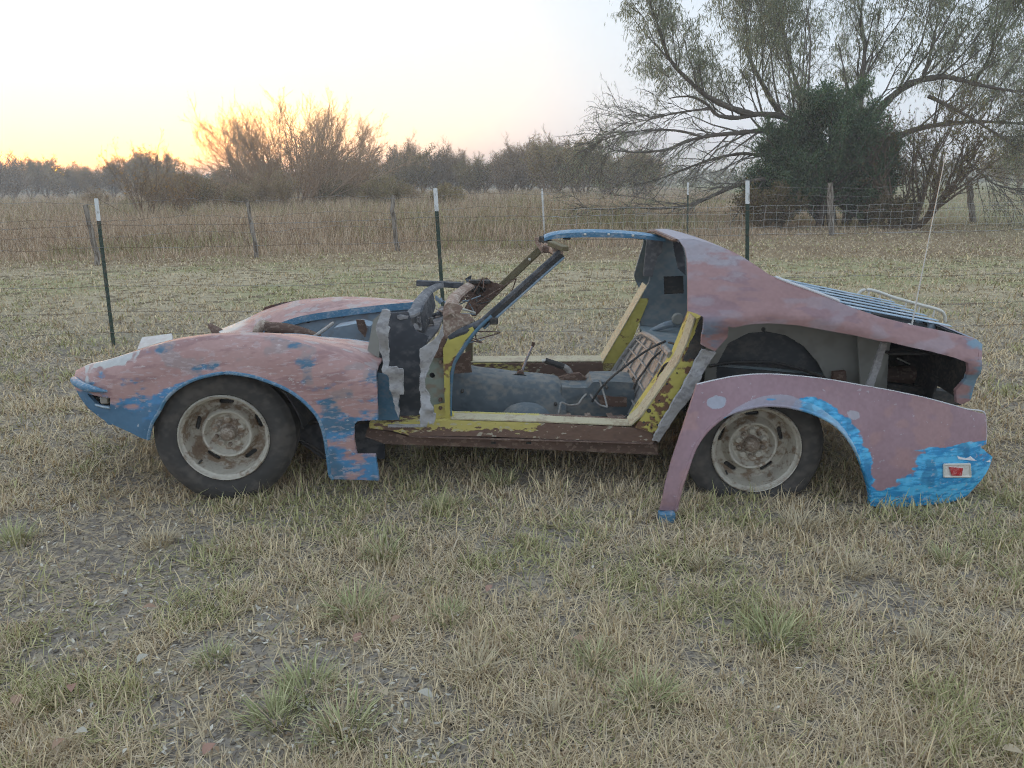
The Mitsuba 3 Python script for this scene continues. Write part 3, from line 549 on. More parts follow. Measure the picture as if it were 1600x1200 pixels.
def rear_paint(p, n, uv):
    x, z = p.x, p.z; big = fbm(x * 4, z * 6, 1.0, 3); streak = fbm(x * 8 + 5 * z, z * 24, 2.0, 4); fine = fbm(x * 70, z * 70, p.y * 70, 3)
    c = mix((0.27, 0.155, 0.155), (0.355, 0.215, 0.21), big); c = mix(c, (0.24, 0.15, 0.17), hard(streak, 0.6, 0.06) * 0.7)
    c = mix(c, (0.31, 0.26, 0.29), hard(fbm(x * 9, z * 20, 6.0, 3), 0.60, 0.10) * 0.5)
    grey = mix((0.2, 0.28, 0.36), (0.42, 0.40, 0.41), streak)
    c = mix(c, grey, hard(0.6 * (1.0 - x) + 1.2 * (z - 0.98) + 0.7 * (streak - 0.5) + 0.15 * (fine - 0.5), 0.27, 0.09) * hard(z, 1.02, 0.15) * 0.55)
    c = mix(c, (0.17, 0.23, 0.31), 0.8 * hard(streak + 0.2 * (fine - 0.5), 0.56, 0.06) * (1 - smoothstep(0.82, 0.90, x)) * (1 - smoothstep(0.84, 0.92, z)))
    c = mix(c, (0.18, 0.26, 0.33), hard(x + 0.35 * (streak - 0.5), 2.05, 0.03)); c = mix(c, (0.08, 0.27, 0.40), hard(x + 0.3 * (streak - 0.5) - 0.4 * (z - 0.52), 2.075, 0.02) * (1 - smoothstep(0.53, 0.58, z)))
    return c * (0.88 + 0.24 * fine)
def deck_paint(p, n, uv):
    x, y = p.x, p.y; a = fbm(x * 5, y * 7, 1.0, 3); s = fbm(x * 10, y * 32, 2.0, 3); b = fbm(x * 70, y * 70, 3.0, 3)
    c = mix((0.09, 0.15, 0.20), (0.17, 0.225, 0.27), s); c = mix(c, (0.34, 0.22, 0.225), hard(3.66 - y + 0.22 * (a - 0.5) - 0.30 * (x - 1.55), 0.0, 0.03))
    return c * (0.85 + 0.3 * b)
def quarter_paint(p, n, uv):
    x, z = p.x, p.z; big = fbm(x * 4, z * 6, 3.0, 3); streak = fbm(x * 10 + 2 * z, z * 42, 7.0, 4); fine = fbm(x * 80, z * 80, 1.0, 3); blot = fbm(x * 13, z * 15, 5.0, 3)
    c = mix((0.26, 0.155, 0.175), (0.34, 0.22, 0.245), big); c = mix(c, (0.36, 0.21, 0.20), 0.6 * hard(fbm(x * 7, z * 9, 11.0, 3), 0.58, 0.05))
    fs = fbm(x * 30 + 14 * z, z * 130, 4.0, 4); blue = mix((0.02, 0.235, 0.49), (0.09, 0.45, 0.72), hard(0.5 * streak + 0.5 * fs, 0.5, 0.12)); blue = mix(blue, (0.02, 0.15, 0.3), hard(blot, 0.62, 0.06) * 0.6)
    e = dr.sqrt(dr.square((x - 1.12) / 0.385) + dr.square((z - 0.13) / 0.39)); arch = (1 - smoothstep(1.03, 1.06 + 0.55 * dr.clip(x - 1.12, 0, 0.5), e)) * smoothstep(1.14, 1.24, x + 0.15 * (blot - 0.5))
    tail = smoothstep(1.62, 1.86, x - 0.5 * (z - 0.2)) * (1 - smoothstep(0.27, 0.30, z)) + 0.9 * (1 - smoothstep(0.06, 0.13, z)) * smoothstep(1.3, 1.45, x)
    score = 0.45 * streak + 0.35 * blot + 0.62 * arch + 0.5 * tail
    c = mix(c, blue, hard(score + 0.12 * (fine - 0.5), 0.67, 0.05))
    foot = (1 - smoothstep(1.02, 1.09, e)) * (1 - smoothstep(1.15, 1.3, x)); c = mix(c, mix((0.32, 0.30, 0.36), (0.05, 0.3, 0.55), hard(streak + 0.5 * (0.28 - z), 0.55, 0.04)), 0.85 * hard(foot + 0.5 * (streak - 0.5), 0.45, 0.1))
    c = mix(c, (0.45, 0.47, 0.52), 0.4 * hard(fbm(x * 45 + z * 30, z * 75 - x * 20, 8.0, 3) + 0.10 * arch + 0.08 * tail, 0.83, 0.03))
    c = mix(c, (0.42, 0.55, 0.64), 0.8 * hard(0.5 * streak + 0.3 * blot + 0.9 * (1 - smoothstep(1.0, 1.05, e)), 0.75, 0.03) * smoothstep(1.2, 1.4, x) * 0.75)
    pat = 1 - smoothstep(0.85, 1.0, dr.sqrt(dr.square((x - 0.845) / 0.05) + dr.square((z - 0.515) / 0.022)) + 1.1 * (blot - 0.5) + 0.5 * (fine - 0.5)); c = mix(c, (0.34, 0.36, 0.42), pat * 0.9)
    pat = 1 - smoothstep(0.85, 1.0, dr.sqrt(dr.square((x - 1.475) / 0.035) + dr.square((z - 0.435) / 0.02)) + 1.2 * (blot - 0.5) + 0.5 * (fine - 0.5)); c = mix(c, (0.42, 0.46, 0.52), pat * 0.55)
    return c * (0.9 + 0.2 * fine)
def yellow(p, n, uv):
    a = fbm(p.x * 9, p.y * 9, p.z * 9, 4); b = fbm(p.x * 45, p.y * 45, p.z * 45, 3)
    c = mix((0.54, 0.47, 0.125), (0.44, 0.375, 0.09), b); rust = mix((0.12, 0.065, 0.045), (0.22, 0.11, 0.06), b)
    return mix(c, rust, hard(0.7 * a + 0.3 * b + 0.55 * (0.36 - p.z) * smoothstep(0.30, 0.38, 0.66 - p.z), 0.575, 0.03))
def sill(p, n, uv):
    a = fbm(p.x * 4, p.y * 8, p.z * 20, 4); b = fbm(p.x * 40, p.y * 40, p.z * 60, 3)
    c = mix((0.54, 0.46, 0.15), (0.44, 0.37, 0.11), b); rust = mix((0.115, 0.07, 0.055), (0.2, 0.12, 0.085), b)
    c = mix(rust, c, hard(0.55 * a + 0.45 * b + 2.2 * (p.z - 0.325) - 0.45 * smoothstep(0.02, 0.14, p.x), 0.49, 0.025))
    return mix(c, (0.45, 0.42, 0.33), hard(b, 0.66, 0.03) * 0.7)
def rusty(p, n, uv):
    a = fbm(p.x * 12, p.y * 12, p.z * 12, 3); b = fbm(p.x * 60, p.y * 60, p.z * 60, 3)
    return mix(mix((0.085, 0.055, 0.045), (0.17, 0.105, 0.08), a), (0.26, 0.19, 0.15), hard(b, 0.62, 0.05) * 0.6)
def grime(c0, c1, c2, f=14.0):
    def fn(p, n, uv):
        a = fbm(p.x * f, p.y * f, p.z * f, 4); b = fbm(p.x * f * 5, p.y * f * 5, p.z * f * 5, 3)
        return mix(mix(c0, c1, a), c2, hard(0.5 * a + 0.5 * b, 0.56, 0.11) * 0.6) * (0.85 + 0.3 * b)
    return proc(fn)
rough = proc(lambda p, n, uv: fbm(p.x * 70, p.y * 70, p.z * 70, 3)); dents = proc(lambda p, n, uv: fbm(p.x * 14, p.y * 14, p.z * 14, 3) + 0.25 * fbm(p.x * 90, p.y * 90, p.z * 90, 2))
scene['front_paint'] = princ(proc(front_paint), 0.58, 0, 0.4, dents, 0.0022)
scene['top_paint'] = princ(proc(top_paint), 0.5, 0, 0.45, dents, 0.002)
scene['rear_paint'] = princ(proc(rear_paint), 0.6, 0, 0.4, dents, 0.0022)
scene['deck_paint'] = princ(proc(deck_paint), 0.5, 0, 0.5, dents, 0.002)
scene['quarter_paint'] = princ(proc(quarter_paint), 0.52, 0, 0.45, dents, 0.0022)
scene['yellow_rust'] = princ(proc(yellow), 0.6, 0, 0.4, rough, 0.002)
scene['sill_rust'] = princ(proc(sill), 0.65, 0, 0.4, rough, 0.003)
scene['rust'] = princ(proc(rusty), 0.8, 0, 0.3, rough, 0.004)
scene['grey_fibreglass'] = princ(grime((0.3, 0.29, 0.29), (0.46, 0.45, 0.45), (0.16, 0.15, 0.16)), 0.75, 0, 0.3, rough, 0.006)
scene['cream_metal'] = princ(grime((0.42, 0.37, 0.23), (0.53, 0.48, 0.35), (0.24, 0.16, 0.1)), 0.6, 0, 0.4, rough, 0.002)
scene['rust_cream'] = princ(grime((0.18, 0.11, 0.085), (0.36, 0.27, 0.22), (0.5, 0.44, 0.36), 20), 0.75, 0, 0.3, rough, 0.005)
scene['blue_paint'] = princ(grime((0.05, 0.15, 0.26), (0.085, 0.22, 0.35), (0.33, 0.35, 0.37), 22), 0.45, 0, 0.5, rough, 0.001)
scene['dusk_blue'] = princ(grime((0.045, 0.11, 0.17), (0.08, 0.17, 0.25), (0.14, 0.15, 0.16)), 0.55, 0, 0.4)
scene['dusty_blue'] = princ(grime((0.13, 0.19, 0.25), (0.22, 0.29, 0.35), (0.33, 0.33, 0.33), 6), 0.6, 0, 0.4, rough, 0.002)
scene['slat_blue'] = princ(grime((0.22, 0.32, 0.41), (0.36, 0.45, 0.53), (0.5, 0.53, 0.55), 10), 0.4, 0.2, 0.5)
scene['tunnel_blue'] = princ(grime((0.08, 0.10, 0.115), (0.14, 0.17, 0.19), (0.24, 0.215, 0.185), 7), 0.65, 0, 0.4, dents, 0.012)
scene['dusty_grey'] = princ(grime((0.10, 0.10, 0.11), (0.19, 0.19, 0.20), (0.28, 0.27, 0.27), 12), 0.75, 0, 0.3, rough, 0.004)
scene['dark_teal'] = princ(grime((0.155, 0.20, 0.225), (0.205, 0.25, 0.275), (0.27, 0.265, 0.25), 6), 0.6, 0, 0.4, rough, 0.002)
scene['navy_grime'] = princ(grime((0.04, 0.045, 0.055), (0.075, 0.08, 0.092), (0.15, 0.145, 0.15), 7), 0.75, 0, 0.3, rough, 0.003)
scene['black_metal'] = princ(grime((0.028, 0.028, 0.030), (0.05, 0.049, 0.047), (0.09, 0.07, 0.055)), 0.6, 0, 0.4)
scene['olive_metal'] = princ(grime((0.12, 0.10, 0.06), (0.2, 0.17, 0.09), (0.09, 0.06, 0.045), 25), 0.65, 0, 0.4, rough, 0.002)
scene['sage_metal'] = princ(grime((0.2, 0.235, 0.2), (0.28, 0.31, 0.265), (0.2, 0.12, 0.08), 8), 0.6, 0, 0.4, rough, 0.002)
scene['grey_green'] = princ(grime((0.235, 0.235, 0.215), (0.31, 0.31, 0.28), (0.17, 0.165, 0.15), 4), 0.7, 0, 0.3, rough, 0.002)
scene['bulkhead_grey'] = princ(grime((0.26, 0.25, 0.24), (0.40, 0.39, 0.37), (0.14, 0.10, 0.085), 12), 0.55, 0.15, 0.5, rough, 0.003)
scene['bay_blue'] = princ(grime((0.20, 0.26, 0.32), (0.30, 0.36, 0.42), (0.20, 0.17, 0.16), 6), 0.65, 0, 0.4, rough, 0.003)
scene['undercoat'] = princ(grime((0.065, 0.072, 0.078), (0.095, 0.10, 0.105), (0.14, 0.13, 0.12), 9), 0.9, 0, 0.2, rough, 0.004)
scene['slat_gap_shade'] = diffuse(grime((0.035, 0.037, 0.04), (0.055, 0.057, 0.06), (0.09, 0.085, 0.08)))  # dark tone that stands in for the shade between the slats
scene['rubber'] = princ(grime((0.045, 0.042, 0.04), (0.075, 0.069, 0.064), (0.115, 0.098, 0.084), 7), 0.8, 0, 0.35, rough, 0.002)
def wheelpaint(p, n, uv):
    a = fbm(p.x * 22, p.y * 22, p.z * 22, 4); b = fbm(p.x * 90, p.y * 90, p.z * 90, 3)
    c = mix((0.42, 0.385, 0.32), (0.56, 0.525, 0.455), b); r = dr.minimum(dr.sqrt(dr.square(p.x + 1.445) + dr.square(p.z - 0.318)), dr.sqrt(dr.square(p.x - 1.092) + dr.square(p.z - 0.235)))
    rustier = box_in(r, 0.122, 0.182, 0.006) * dr.select(p.x < 0, 0.15, 0.06) + 0.10 * (1 - smoothstep(0.088, 0.096, r))
    return mix(c, mix((0.17, 0.11, 0.075), (0.33, 0.25, 0.18), b), hard(0.65 * a + 0.35 * b + rustier, 0.60, 0.09))
scene['wheel_paint'] = princ(proc(wheelpaint), 0.5, 0.1, 0.5, rough, 0.002)
scene['wheel_rust'] = princ(grime((0.17, 0.12, 0.09), (0.3, 0.235, 0.18), (0.48, 0.44, 0.38), 30), 0.65, 0.1, 0.4, rough, 0.003)
scene['chrome'] = {'type': 'twosided', 'bsdf': {'type': 'roughconductor', 'material': 'Cr', 'alpha': 0.25}}
scene['pale_metal'] = princ((0.62, 0.60, 0.54), 0.4, 0.2, 0.5)
scene['white_edge'] = princ((0.62, 0.62, 0.64), 0.7)
scene['white_lens'] = princ(grime((0.62, 0.6, 0.55), (0.72, 0.7, 0.66), (0.35, 0.3, 0.25), 60), 0.3)
scene['red_lens'] = princ(grime((0.38, 0.012, 0.02), (0.5, 0.03, 0.035), (0.5, 0.3, 0.3), 60), 0.25)
scene['board_paint'] = princ(grime((0.5, 0.47, 0.44), (0.6, 0.57, 0.54), (0.4, 0.34, 0.31), 12), 0.6)
# ------------------------------------------------------------------ the car
CAR = thing('wrecked_car', 'stripped wrecked sports car shell with pink primer over blue paint and no doors', 'car')
def part(name, m, mat, smooth=35, **k): return put(f'{CAR}__{name}', m, mat, smooth, **k)
def sub(parent, name, m, mat, smooth=35): return put(f'{parent}__{name}', m, mat, smooth)
MID = 4.29
def mirror(m): return np.asarray(m[0]) * [1, -1, 1] + [0, 2 * MID, 0], None if m[1] is None else np.asarray(m[1])[:, ::-1]
CREST = [(114, 588), (118, 579), (135, 571), (165, 564), (200, 553), (235, 542), (270, 533), (320, 526), (370, 524), (400, 525), (430, 528), (480, 540), (530, 554), (560, 565), (588, 578)]
CW = np.array([at(a, b, 3.48 + (0.28 * max(0, (270 - a) / 180) ** 2 if a < 270 else 0)) for a, b in CREST])
def zc(x): return np.interp(x, CW[:, 0], CW[:, 2])
def yf_front(x, z):
    s = np.clip((z - zc(x) + 0.15) / 0.15, 0, 0.97); y = 3.40 + 0.10 * (1 - np.sqrt(1 - s * s))
    y = y + 0.26 * np.clip((-1.78 - x) / 0.5, 0, 1.4) ** 2 + 0.7 * np.clip(0.40 - z, 0, 1) ** 2 * (x < -1.7)
    e = np.hypot((x + 1.385) / 0.385, (z - 0.285) / 0.315); y = y - 0.028 * np.exp(-((e - 1.03) / 0.16) ** 2) + 0.03 * np.clip((x + 1.0) / 0.3, 0, 1) + 0.010 * (meshkit.fbm(np.stack([x * 5, z * 6, x * 0], -1), 2, 3) - 0.5)
    return y
ARCH = [(592, 751), (520, 749), (515, 742), (513, 725), (509, 695), (500, 660), (481, 634), (453, 612), (420, 597), (387, 587), (353, 583), (313, 590), (277, 607), (258, 625), (247, 645), (236, 664), (233, 676), (231, 687)]
SIDE = CREST[1:] + [(589, 610), (590, 656), (559, 658), (553, 664), (553, 690), (557, 711), (586, 711), (590, 737)] + ARCH + [(222, 685), (195, 672), (160, 655), (138, 638), (122, 616), (115, 598)]
MARK = [(136, 615), (172, 622), (172, 637), (152, 633)]
fender = part('front_fender', panel(SIDE, yf_front, 0.025, 0.022, [MARK], rough=0.0), 'front_paint', 40, label='near front fender sanded in pink and blue patches')
q = [at(a, b, 3.66) for a, b in MARK]; qb = [p + [0.01, 0.05, 0] for p in q]
sub(fender, 'marker_recess', solid(*grid([[q[0] - [0.03, -.04, -.02], q[1] + [0.02, 0.035, 0.02]], [q[3] + [-.03, .04, -.02], q[2] + [0.02, 0.035, -.02]]]), np.array([0, 0.01, 0])), 'black_metal', False)
a, b = at(155, 621, 3.645), at(169, 631, 3.645); sub(fender, 'marker_lens', box(a[0], b[0], 3.645, 3.665, b[2], a[2]), 'white_lens')
def on_f(px, py, off=0.0, f=yf_front):
    s = onsurf([(px, py)], f)[0]; return np.array([s[0], float(f(s[:1], s[1:])[0]) + off, s[1]])
sub(fender, 'marker_trim', tube([on_f(a, b, -0.003) for a, b in [(172, 637), (160, 635), (150, 632)]], 0.006, 6), 'slat_blue')
bl = [on_f(117, 594, -0.004), on_f(124, 597, -0.016), on_f(136, 602, -0.024), on_f(150, 606, -0.022), on_f(163, 610, -0.008), on_f(169, 612, 0.006)]
sub(fender, 'bumper_blade', tube(bl, [0.02, 0.021, 0.02, 0.019, 0.014, 0.004], 10, 24), 'blue_paint')
lipc = [on_f(a, b, 0.004) for a, b in ARCH[1:]]
sub(fender, 'arch_lip', tube(lipc, 0.0085, 7, 60), 'blue_paint')
def strip(mat, name, xlo, far=False):
    xs_ = np.linspace(max(xlo, CW[1, 0]), CW[-1, 0], 36); z0 = zc(xs_); dz = np.interp(xs_, [-2.2, -1.75, -1.4, -1.05, -0.72], [-0.10, -0.095, -0.08, -0.045, 0.02]); y0 = yf_front(xs_, z0)
    cs = [np.c_[xs_, y0 - 0.0 , z0 - 0.004], np.c_[xs_, y0 + 0.05, z0 + 0.012 + 0.08 * dz], np.c_[xs_, y0 + 0.16, z0 + 0.012 + 0.4 * dz], np.c_[xs_, y0 + 0.28, z0 + 0.004 + 0.8 * dz], np.c_[xs_, 3.86 + 0 * xs_ + np.clip(-1.8 - xs_, 0, 1) * 0.3, z0 + dz]]
    m = solid(*loft(cs, 36, 2), np.array([0, 0, -0.01])); g = np.c_[cs[-1][:, 0], cs[-1][:, 1], cs[-1][:, 2]]
    gut = solid(*grid([g, g - [0, -0.006, 0.045]]), np.array([0, 0.014, 0]))
    if far: m, gut = mirror(m), mirror(gut)
    k = part(name, m, mat, 40); sub(k, 'gutter', gut, 'blue_paint'); return k
strip('top_paint', 'fender_top', -2.3); fc = [at(*p, 5.0) for p in [(338, 517), (380, 500), (420, 482), (480, 467), (540, 463.5), (600, 466), (642, 470)]]
fg = [at(*p, 4.74) for p in [(345, 521), (392, 519), (430, 507), (470, 494), (540, 483), (600, 476), (648, 472)]]
fm = [(a + b) / 2 + [0, 0, 0.012] for a, b in zip(fc, fg)]; g = bez(fg, 36)
k = part('fender_top', solid(*loft([fg, fm, fc], 36, 3), np.array([0, 0, -0.01])), 'top_paint', 40, label='pale pink top of the far front fender')
sub(k, 'gutter', solid(*grid([g, g - [0, 0.004, 0.042]]), np.array([0, 0.014, 0])), 'blue_paint')
FAR = [p for p in SIDE if p[0] > 205 and p[1] < 560] + [(589, 610), (590, 656), (559, 658), (553, 690), (557, 711), (586, 711), (592, 751)] + ARCH[1:] + [(222, 680), (200, 640), (190, 600)]
fm_ = mirror(panel(FAR, yf_front, 0.02, 0.035)); part('front_fender', (fm_[0] - [0, 0, 0.07], fm_[1]), 'top_paint', 40, label='far front fender standing open where the hood is missing')
# nose between the fenders, low
V, F = loft([np.array([[-2.24, 3.64, 0.55], [-2.34, 3.95, 0.46], [-2.36, MID, 0.44], [-2.30, 4.63, 0.44], [-2.16, 4.94, 0.46]]), np.array([[-2.1, 3.66, 0.32], [-2.22, 3.95, 0.30], [-2.25, MID, 0.3], [-2.22, 4.63, 0.30], [-2.1, 4.92, 0.32]])], 24, 4)
part('nose_panel', solid(V, F, np.array([0.02, 0, 0])), 'blue_paint', 40)
V, F = loft([np.array([[-2.2, 3.7, 0.53], [-2.3, MID, 0.44], [-2.2, 4.88, 0.50]]), np.array([[-1.7, 3.85, 0.46], [-1.72, MID, 0.42], [-1.7, 4.73, 0.46]])], 20, 4)
part('nose_panel', solid(V, F, np.array([0, 0, -0.015])), 'top_paint', 40)
q = [at(*p) for p in [(213, 549, 3.86), (222, 527, 4.02), (268, 521, 4.02), (270, 540, 3.86)]]
part('headlight_lid', solid(*grid([[q[0], q[3]], [q[1], q[2]]]), np.array([0.0, 0.012, -0.018])), 'board_paint', False)
tip = part('nose_bracket', tube([at(327, 507, 4.9), at(334, 514, 4.88), at(345, 521, 4.86), at(362, 526, 4.84)], [0.012, 0.03, 0.03, 0.02], 8, 14), 'rust')
# engine bay
IN = [(388, 527), (410, 519), (430, 511), (470, 499), (540, 488), (600, 481), (655, 474), (655, 580), (388, 580)]
hole = lambda x, y, r: [(x + r * math.cos(t), y + r * math.sin(t)) for t in np.linspace(0, 6.28, 9)[:-1]]
part('inner_fender', panel(IN, flat(4.762), 0.012, 0.05, [hole(457, 503, 2.2), hole(481, 501, 4.5), hole(537, 496, 1.5)]), 'bay_blue', 30)
part('inner_fender', mirror(panel([(430, 545), (560, 560), (640, 575), (640, 640), (560, 640)], flat(4.74), 0.01, 0.06)), 'navy_grime', 30)
part('battery_tray', extr_px([(522, 512), (560, 505), (578, 510), (580, 560), (522, 560)], 4.55, 0.15), 'bay_blue', False)
part('rust_bracket', extr_px([(556, 500), (568, 500), (573, 515), (570, 527), (560, 515)], 4.5, 0.02), 'rust', False)
part('radiator_hose', tube([at(400, 530, 4.25), at(404, 515, 4.25), at(412, 507, 4.3), at(420, 512, 4.3), at(424, 530, 4.3)], 0.028, 10, 20), 'rust_cream')
part('cross_pipe', tube([at(414, 513, 4.2), at(440, 514, 4.22), at(470, 520, 4.25), at(498, 530, 4.3)], [0.035, 0.036, 0.034, 0.03], 10, 16), 'rust')
part('cross_pipe', tube([at(420, 528, 4.15), at(460, 531, 4.18), at(500, 540, 4.2)], 0.03, 10, 16), 'black_metal')
part('stay_rod', tube([at(482, 531, 4.1), at(500, 520, 4.2), at(520, 505, 4.4)], 0.010, 8, 8), 'bulkhead_grey')
part('front_crossmember', box(-1.75, -1.62, 3.75, 4.83, 0.30, 0.48), 'rust')
part('frame_rail', box(-1.9, -0.4, 3.86, 3.95, 0.30, 0.42), 'black_metal'); part('frame_rail', box(-1.9, -0.4, 4.63, 4.72, 0.30, 0.42), 'black_metal')
part('engine_bay_floor', box(-1.6, -0.75, 3.8, 4.8, 0.27, 0.29), 'black_metal')
# wheels: tyre, rim with slots, hub, nuts
R_T = 0.328
def wheel(cx, cz, Yf, steer, flatz, name='front_wheel', far=False):
    k = f'{CAR}__{free(CAR + "__" + name)[len(CAR) + 2:]}'
    tw = 0.215; prof = [(0.205, 0.030), (0.212, 0.012), (0.232, 0.004), (0.262, 0.0), (0.292, 0.008), (0.310, 0.022), (0.322, 0.040)]
    for g in np.linspace(0.055, tw - 0.055, 6):
        prof += [(R_T, g - 0.011), (R_T, g + 0.011), (R_T - 0.007, g + 0.0125), (R_T - 0.007, g + 0.0165)]
    prof += [(0.322, tw - 0.03), (0.30, tw - 0.012), (0.26, tw), (0.205, tw - 0.03)]
    V, F = lathe(prof, 96)
    if flatz is not None:
        lim = flatz - cz; low = V[:, 2] < lim + 0.03; t = np.clip((lim + 0.07 - V[:, 2]) / 0.12, 0, 1)
        V[:, 1] += np.where(V[:, 1] < 0.1, -0.025, 0.025) * t; V[:, 2] = np.maximum(V[:, 2], lim - 0.02 + 0.1 * (V[:, 2] - lim))
    fin = lambda m: move((m[0], m[1]), (cx, Yf, cz), steer) if not far else mirror(move(m, (cx, Yf, cz), -steer))
    scene[k] = mikit.ply(fin((V, F[:, ::-1])), 'rubber', smooth=40)
    # rim dish as a solid of turning, five slots cut through
    import manifold3d as m3
    pr = [(0.203, -0.002), (0.208, 0.004), (0.208, 0.012), (0.198, 0.014), (0.190, 0.022), (0.186, 0.05), (0.181, 0.118), (0.173, 0.128), (0.140, 0.118), (0.128, 0.100), (0.121, 0.076), (0.114, 0.069), (0.106, 0.071), (0.099, 0.090), (0.090, 0.108), (0.060, 0.108), (0.0, 0.108)]
    cs = m3.CrossSection([[(r, -y) for r, y in (pr[::-1] + [(0.207, -0.004)] + [(0.2125, 0.006), (0.206, 0.03), (0.198, 0.07), (0.193, 0.13), (0.172, 0.140), (0.135, 0.132), (0.118, 0.112), (0.113, 0.084), (0.106, 0.104), (0.088, 0.121), (0.06, 0.121), (0.0, 0.121)])]], m3.FillRule.NonZero)
    M = m3.Manifold.revolve(cs, 96)
    for i in range(5):
        a = i * 72 + 18
        sl = m3.Manifold.hull(m3.Manifold.cylinder(0.4, 0.0115, 0.0115, 16, True).translate([0.150, -0.024, 0]) + m3.Manifold.cylinder(0.4, 0.0115, 0.0115, 16, True).translate([0.150, 0.024, 0]))
        M = M - sl.rotate([0, 0, a])
    mm = M.to_mesh(); v = np.array(mm.vert_properties[:, :3]); v = np.c_[v[:, 0], -v[:, 2], v[:, 1]]; f = np.array(mm.tri_verts)
    rimk = sub(k, 'rim', fin((v, f[:, ::-1])), 'wheel_paint', 30)
    sub(k, 'brake_drum', fin(lathe([(0.0, 0.144), (0.165, 0.144), (0.17, 0.15), (0.17, 0.19), (0, 0.19)], 40)), 'black_metal')
    sub(k, 'hub_cap', fin(lathe([(0.0, 0.054), (0.012, 0.054), (0.027, 0.059), (0.034, 0.067), (0.036, 0.106), (0.05, 0.11)], 28)), 'wheel_rust', 30)
    for i in range(5):
        a = math.radians(i * 72 + 54); m = lathe([(0, 0.084), (0.006, 0.084), (0.011, 0.090), (0.0115, 0.11)], 6)
        sub(k, 'lug_nut', fin((m[0] + [0.062 * math.cos(a), 0, 0.062 * math.sin(a)], m[1])), 'wheel_rust', False)
        m = lathe([(0, 0.090), (0.014, 0.091), (0.023, 0.109)], 14); a += math.radians(36)
        sub(k, 'rim_boss', fin((m[0] + [0.064 * math.cos(a), 0, 0.064 * math.sin(a)], m[1])), 'wheel_paint', 30)
    v0 = fin((np.array([[0.175 * math.cos(3.9), 0.05, 0.175 * math.sin(3.9)], [0.178 * math.cos(3.9), 0.015, 0.178 * math.sin(3.9)]]), None))[0]; sub(k, 'valve', tubes(v0[None], np.full((1, 2), 0.005), 6), 'black_metal')
    return k
h = at(352, 686, 3.46); wheel(h[0], 0.318, 3.44, math.radians(7), 0.0)
r = at(1183, 702, 3.46); wheel(r[0], 0.235, 3.46, 0.0, 0.01, 'rear_wheel')
wheel(h[0], 0.318, 3.46, math.radians(7), 0.0, far=True); wheel(r[0], 0.235, 3.46, 0.0, 0.01, 'rear_wheel', True)
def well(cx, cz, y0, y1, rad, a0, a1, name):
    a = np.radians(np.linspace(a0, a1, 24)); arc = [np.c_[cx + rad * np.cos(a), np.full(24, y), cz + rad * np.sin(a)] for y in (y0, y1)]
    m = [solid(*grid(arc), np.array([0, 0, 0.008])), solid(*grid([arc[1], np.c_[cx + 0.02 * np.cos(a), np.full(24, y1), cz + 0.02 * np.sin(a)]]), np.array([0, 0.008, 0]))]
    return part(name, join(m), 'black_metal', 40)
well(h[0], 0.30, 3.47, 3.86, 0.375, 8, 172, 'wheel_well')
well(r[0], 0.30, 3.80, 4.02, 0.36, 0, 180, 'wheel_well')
part('axle', tube([[h[0], 3.6, 0.32], [h[0], 5.0, 0.32]], 0.03, 8), 'black_metal'); part('axle', tube([[r[0], 3.6, 0.25], [r[0], 5.0, 0.25]], 0.035, 8), 'rust')
part('steering_rod', tube([[h[0] + 0.18, 3.62, 0.28], [h[0] + 0.36, 3.72, 0.16], [h[0] + 0.5, 3.7, 0.02]], 0.008, 6, 8), 'black_metal')
# door jamb, footwell, cowl
def crump(Y, amp, f, seed): return lambda x, z: Y + amp * (meshkit.fbm(np.stack([x * f, z * f, x * 0], -1), 3, seed) - 0.5)
JAMB = [(588, 512), (591, 498), (597, 484), (608, 487), (607, 515), (605, 575), (630, 575), (630, 617), (622, 618), (623, 652), (617, 640), (611, 612), (604, 586), (598, 583), (593, 545)]
part('door_jamb', panel(JAMB, crump(3.46, 0.08, 11, 2), 0.018, 0.012, rough=0.016), 'grey_fibreglass', 30, label='torn grey fibreglass edge of the front door jamb')
part('jamb_panel', panel([(586, 582), (606, 586), (622, 600), (624, 656), (586, 657)], flat(3.52), 0.01, 0.03), 'dusk_blue', 30)
part('jamb_panel', panel([(574, 548), (583, 500), (596, 488), (592, 560)], flat(3.62), 0.01, 0.03), 'grey_green', 30)
part('footwell_side', panel([(604, 490), (638, 487), (648, 516), (670, 526), (662, 545), (660, 664), (586, 663), (586, 500)], crump(3.64, 0.05, 5, 3), 0.012, 0.03, rough=0.004), 'navy_grime', 30)
part('footwell_ledge', solid(*grid([[at(606, 664, 3.52), at(665, 664, 3.52)], [at(606, 655, 3.66), at(665, 655, 3.66)]]), np.array([0, 0, -0.012])), 'grey_fibreglass', False)
HINGE = [(656, 545), (675, 534), (686, 522), (693, 505), (694, 524), (683, 548), (671, 574), (664, 594), (666, 610), (676, 640), (680, 655), (677, 662), (668, 660), (666, 668), (657, 668), (655, 650), (656, 600)]
part('door_jamb', panel(HINGE, crump(3.47, 0.10, 11, 5), 0.016, 0.012, rough=0.016), 'grey_fibreglass', 30, label='jagged pale fibreglass strip in front of the yellow hinge pillar')
part('hinge_pillar', panel([(664, 560), (680, 548), (700, 540), (702, 652), (680, 656), (664, 650)], flat(3.60), 0.02, 0.03, [hole(675, 587, 5)]), 'sage_metal', 30)
part('rust_plate', panel([(673, 542), (696, 524), (698, 558), (672, 560)], flat(3.585), 0.01, 0.02, rough=0.006), 'rust', 30)
part('rust_plate', panel([(678, 633), (698, 630), (698, 658), (680, 658)], flat(3.585), 0.01, 0.02, rough=0.008), 'sill_rust', 30)
